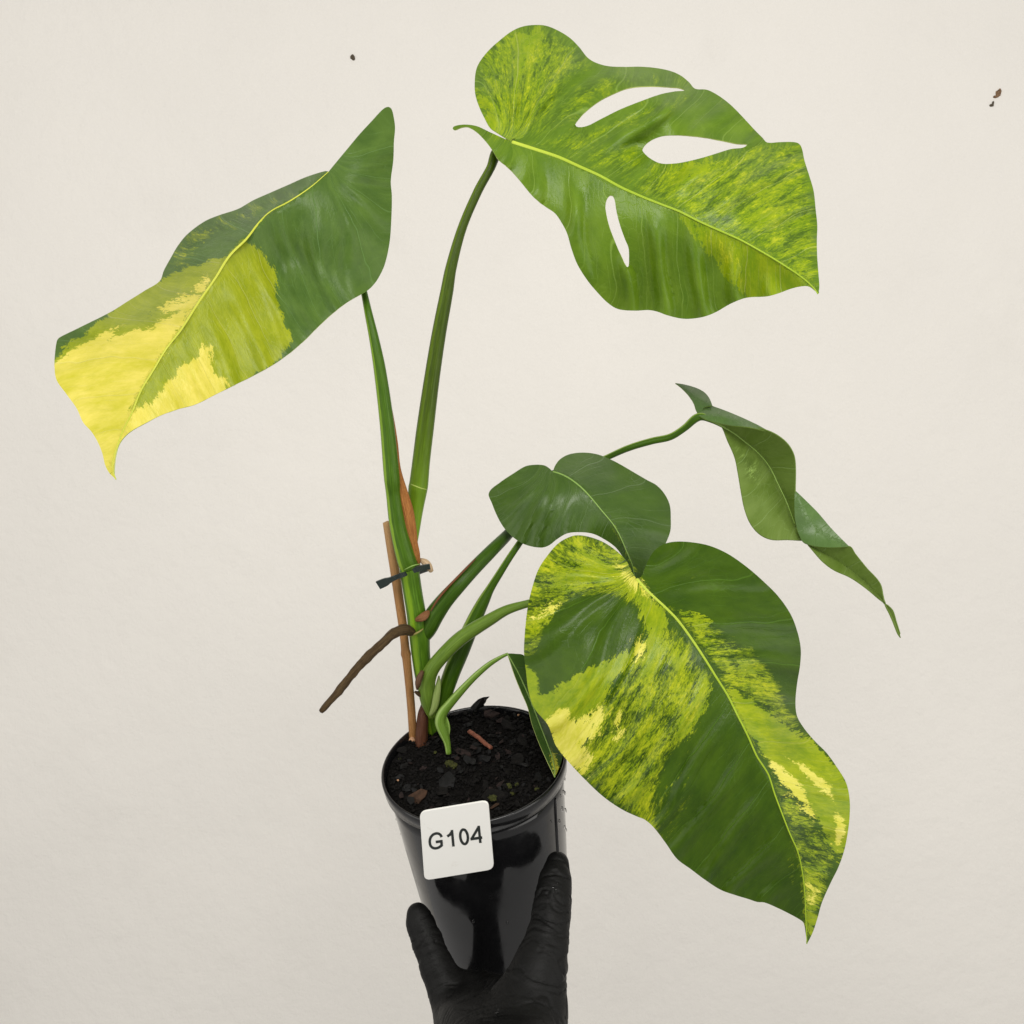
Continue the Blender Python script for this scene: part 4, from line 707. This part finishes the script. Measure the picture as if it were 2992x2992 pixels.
for a, b, ra, rb, k in bones:
    mn = np.minimum(a, b) - max(ra, rb) - 0.016; mxx = np.maximum(a, b) + max(ra, rb) + 0.016
    i0 = np.clip(((mn - lo) / H).astype(int), 0, dims); i1 = np.clip(((mxx - lo) / H).astype(int) + 1, 0, dims)
    sl = tuple(slice(p, q) for p, q in zip(i0, i1))
    if min(q - p for p, q in zip(i0, i1)) <= 0: continue
    d = rcone(X[sl], Y[sl], Zz[sl], a, b, ra, rb)[0].astype(np.float32); f0 = field[sl]
    h = np.clip(0.5 + 0.5 * (f0 - d) / k, 0, 1); field[sl] = f0 * (1 - h) + d * h - k * h * (1 - h)
field = np.maximum(field, (lo[1] + 2.5 * H) - Y)
# keep the hand outside the pot wall
PCc = MC.inverted() @ PC; PCc = np.array((PCc.x, PCc.y, -PCc.z)); R3 = MC.to_3x3().inverted(); Uc = R3 @ UP; Uc = np.array((Uc.x, Uc.y, -Uc.z))
hh = (X - PCc[0]) * Uc[0] + (Y - PCc[1]) * Uc[1] + (Zz - PCc[2]) * Uc[2]
rad = np.sqrt(np.maximum(0, (X - PCc[0])**2 + (Y - PCc[1])**2 + (Zz - PCc[2])**2 - hh**2))
pot_sd = np.maximum((rad - (0.0528 + 0.066 * hh)) * 0.996, (-POTH) - hh)
field = np.maximum(field, -(pot_sd + 0.0004))
# surface nets
ins = field < 0; cube = np.stack([ins[i:dims[0]-1+i, j:dims[1]-1+j, k:dims[2]-1+k] for i in (0, 1) for j in (0, 1) for k in (0, 1)])
act = cube.any(0) & ~cube.all(0); idx = -np.ones(act.shape, int); cells = np.argwhere(act); idx[act] = np.arange(len(cells))
acc = np.zeros((len(cells), 3)); cnt = np.zeros(len(cells)); cor = [(i, j, k) for i in (0, 1) for j in (0, 1) for k in (0, 1)]
for p in cor:
    for ax in range(3):
        if p[ax]: continue
        q = list(p); q[ax] = 1; fa = field[tuple((cells + p).T)]; fb = field[tuple((cells + q).T)]; m_ = (fa < 0) != (fb < 0)
        t = np.where(m_, fa / np.where(m_, fa - fb, 1), 0); pos = np.tile(np.array(p, float), (len(cells), 1)); pos[:, ax] += t; acc[m_] += pos[m_]; cnt[m_] += 1
HV = lo + H * (cells + acc / cnt[:, None]); HF = []
for ax in range(3):
    sa = [slice(None)] * 3; sb = [slice(None)] * 3; sa[ax] = slice(0, -1); sb[ax] = slice(1, None)
    ch = ins[tuple(sa)] != ins[tuple(sb)]; e = np.argwhere(ch); u, v_ = [(1, 2), (2, 0), (0, 1)][ax]
    e = e[(e[:, u] > 0) & (e[:, v_] > 0) & (e[:, u] < dims[u]-1) & (e[:, v_] < dims[v_]-1)]
    du = np.zeros(3, int); du[u] = 1; dv_ = np.zeros(3, int); dv_[v_] = 1
    qd = np.stack([idx[tuple((e - du - dv_).T)], idx[tuple((e - dv_).T)], idx[tuple(e.T)], idx[tuple((e - du).T)]], 1); fl = ins[tuple(e.T)]; qd[~fl] = qd[~fl][:, ::-1]; HF.append(qd)
HF = np.vstack(HF)
# smooth, then glove creases across the limbs
nb = np.vstack([HF[:, [0, 1]], HF[:, [1, 2]], HF[:, [2, 3]], HF[:, [3, 0]]])
for it in range(3):
    s = np.zeros_like(HV); c_ = np.zeros(len(HV))
    for i, j in ((0, 1), (1, 0)): np.add.at(s, nb[:, i], HV[nb[:, j]]); np.add.at(c_, nb[:, i], 1)
    HV = HV * 0.5 + 0.5 * s / c_[:, None]
fn = np.cross(HV[HF[:, 2]] - HV[HF[:, 0]], HV[HF[:, 3]] - HV[HF[:, 1]]); vn = np.zeros_like(HV)
for k in range(4): np.add.at(vn, HF[:, k], fn)
vn /= np.linalg.norm(vn, axis=1)[:, None] + 1e-12
bd = np.full(len(HV), 9.0); along = np.zeros(len(HV)); base = 0.0; ring = np.zeros(len(HV))
for bi, (a, b, ra, rb, k) in enumerate(bones):
    L = np.linalg.norm(b - a); d, t = rcone(HV[:, 0], HV[:, 1], HV[:, 2], a, b, ra, rb); m_ = d < bd; bd[m_] = d[m_]; along[m_] = base + t[m_] * L
    rel = HV - a - t[:, None] * (b - a); ring[m_] = (rel[:, 0])[m_]; base += L
wr = np.zeros(len(HV))
for i, (p, al) in enumerate(zip(HV, along)):
    v1 = noise.noise(Vector((al * 170 + 1.6 * noise.noise(Vector(p * 55)), p[0] * 32, p[2] * 32)))
    v2 = noise.noise(Vector((al * 430, p[0] * 80, p[2] * 80 + 9)))
    msk = 0.35 + 0.65 * max(0.0, noise.noise(Vector(p * 38)) + 0.35)
    crease = math.exp(-(v1 / 0.085) ** 2); fine = math.exp(-(v2 / 0.12) ** 2)
    wr[i] = (0.0005 * v1 - 0.0009 * crease - 0.00024 * fine) * msk
far = sstep(-0.0002, 0.0022, np.interp(0, [0], [0]) + (np.sqrt(np.maximum(0, ((HV - PCc)**2).sum(1) - ((HV - PCc) @ Uc)**2)) - (0.0528 + 0.066 * ((HV - PCc) @ Uc))))
HV = HV + vn * (wr * far)[:, None]
me = mesh('gloved_hand', [MC @ Vector((p[0], p[1], -p[2])) for p in HV], HF.tolist()); bm = bmesh.new(); bm.from_mesh(me); bmesh.ops.recalc_face_normals(bm, faces=bm.faces); bm.to_mesh(me); bm.free()
m, nt, bs = newmat('black_nitrile'); g = NG(nt); ob = g.obj()
nn = g.noise(ob, 900, 4, 0.7); big = g.noise(ob, 70, 5, 0.6)
g.put(bs.inputs['Base Color'], g.mix(g.mapr(big, 0.35, 0.75), (0.0022, 0.0022, 0.002, 1), (0.0055, 0.0053, 0.0048, 1))); g.put(bs.inputs['Roughness'], g.mapr(big, 0.3, 0.7, 0.44, 0.60)); bs.inputs['Specular IOR Level'].default_value = 0.18
g.put(bs.inputs['Normal'], g.bump(g.math('ADD', nn, g.math('MULTIPLY', g.noise(g.scale(ob, (1, 1, 2.2)), 160, 5, 0.6, 0.6), 2.0)), 0.25, 0.0006)); M_GL = m
hand = link('gloved_hand', me, M_GL); tag(hand, 'hand in a black rubber glove gripping the pot from below', 'hand')

# ------------------------------------------------------------------ water drops
m, nt, bs = newmat('water'); bs.inputs['Base Color'].default_value = (1, 1, 1, 1); bs.inputs['Roughness'].default_value = 0.02; bs.inputs['IOR'].default_value = 1.33; bs.inputs['Transmission Weight'].default_value = 1.0; M_WA = m
bm = bmesh.new(); bmesh.ops.create_icosphere(bm, subdivisions=2, radius=1.0); DROP = bpy.data.meshes.new('water_drop'); bm.to_mesh(DROP); bm.free(); DROP.materials.append(M_WA); DROP.polygons.foreach_set('use_smooth', [True] * len(DROP.polygons))
def drop(p, n, r, sy=1.3, label='clear water drop on the outer wall of the black pot', grp='water drops on the pot wall'):
    o = bpy.data.objects.new('water_drop', DROP); COL.objects.link(o); t = (UP - n * UP.dot(n)).normalized(); b = t.cross(n)
    o.matrix_world = Matrix.Translation(p) @ Matrix((b, t, n)).transposed().to_4x4() @ Matrix.Diagonal((r, r * sy, r * 0.6, 1)); tag(o, label, 'water drop', grp)
for azd, h, r in [(72, -.030, .0009), (78, -.022, .0010), (84, -.016, .0011), (86, -.040, .0010), (80, -.048, .0008), (66, -.034, .0007), (70, -.018, .0008), (88, -.030, .0009), (84, -.055, .0008), (56, -.026, .0006), (-80, -.030, .0007), (-84, -.050, .0009), (-86, -.066, .0010), (-78, -.042, .0006), (-10, -.078, .0006), (12, -.082, .0006)]:
    a = math.radians(azd + random.uniform(-2, 2)); n = (FR * math.cos(a) + RT * math.sin(a)).normalized(); drop(pot(rbody(h) + r * 0.2, a, h), n, r * 1.25, random.uniform(1.1, 1.7))
for zx, zy, r in ((1120, 560, .0009), (1135, 545, .0006)):
    p, t = ray_plane(*Z6(zx, zy), PC + UP * 0.0, UP)
hm = hand.data; dep = bpy.context.evaluated_depsgraph_get()
from mathutils.bvhtree import BVHTree
bvh = BVHTree.FromPolygons([v.co for v in hm.vertices], [p.vertices[:] for p in hm.polygons])
for zx, zy, r in ((1525, 630, .00055), (1540, 655, .0005), (1565, 585, .00045), (1528, 680, .00035), (1372, 388, .0004), (985, 1825, .0010), (1005, 1795, .0005)):
    d = (P(*Z7(zx, zy), 1.0) - CAM_LOC).normalized(); hit = bvh.ray_cast(CAM_LOC, d)
    if hit[0] is not None: drop(hit[0] + hit[1] * r * 0.15, hit[1], r, 1.25, 'tiny water drop on the black glove', 'water drops on the glove')
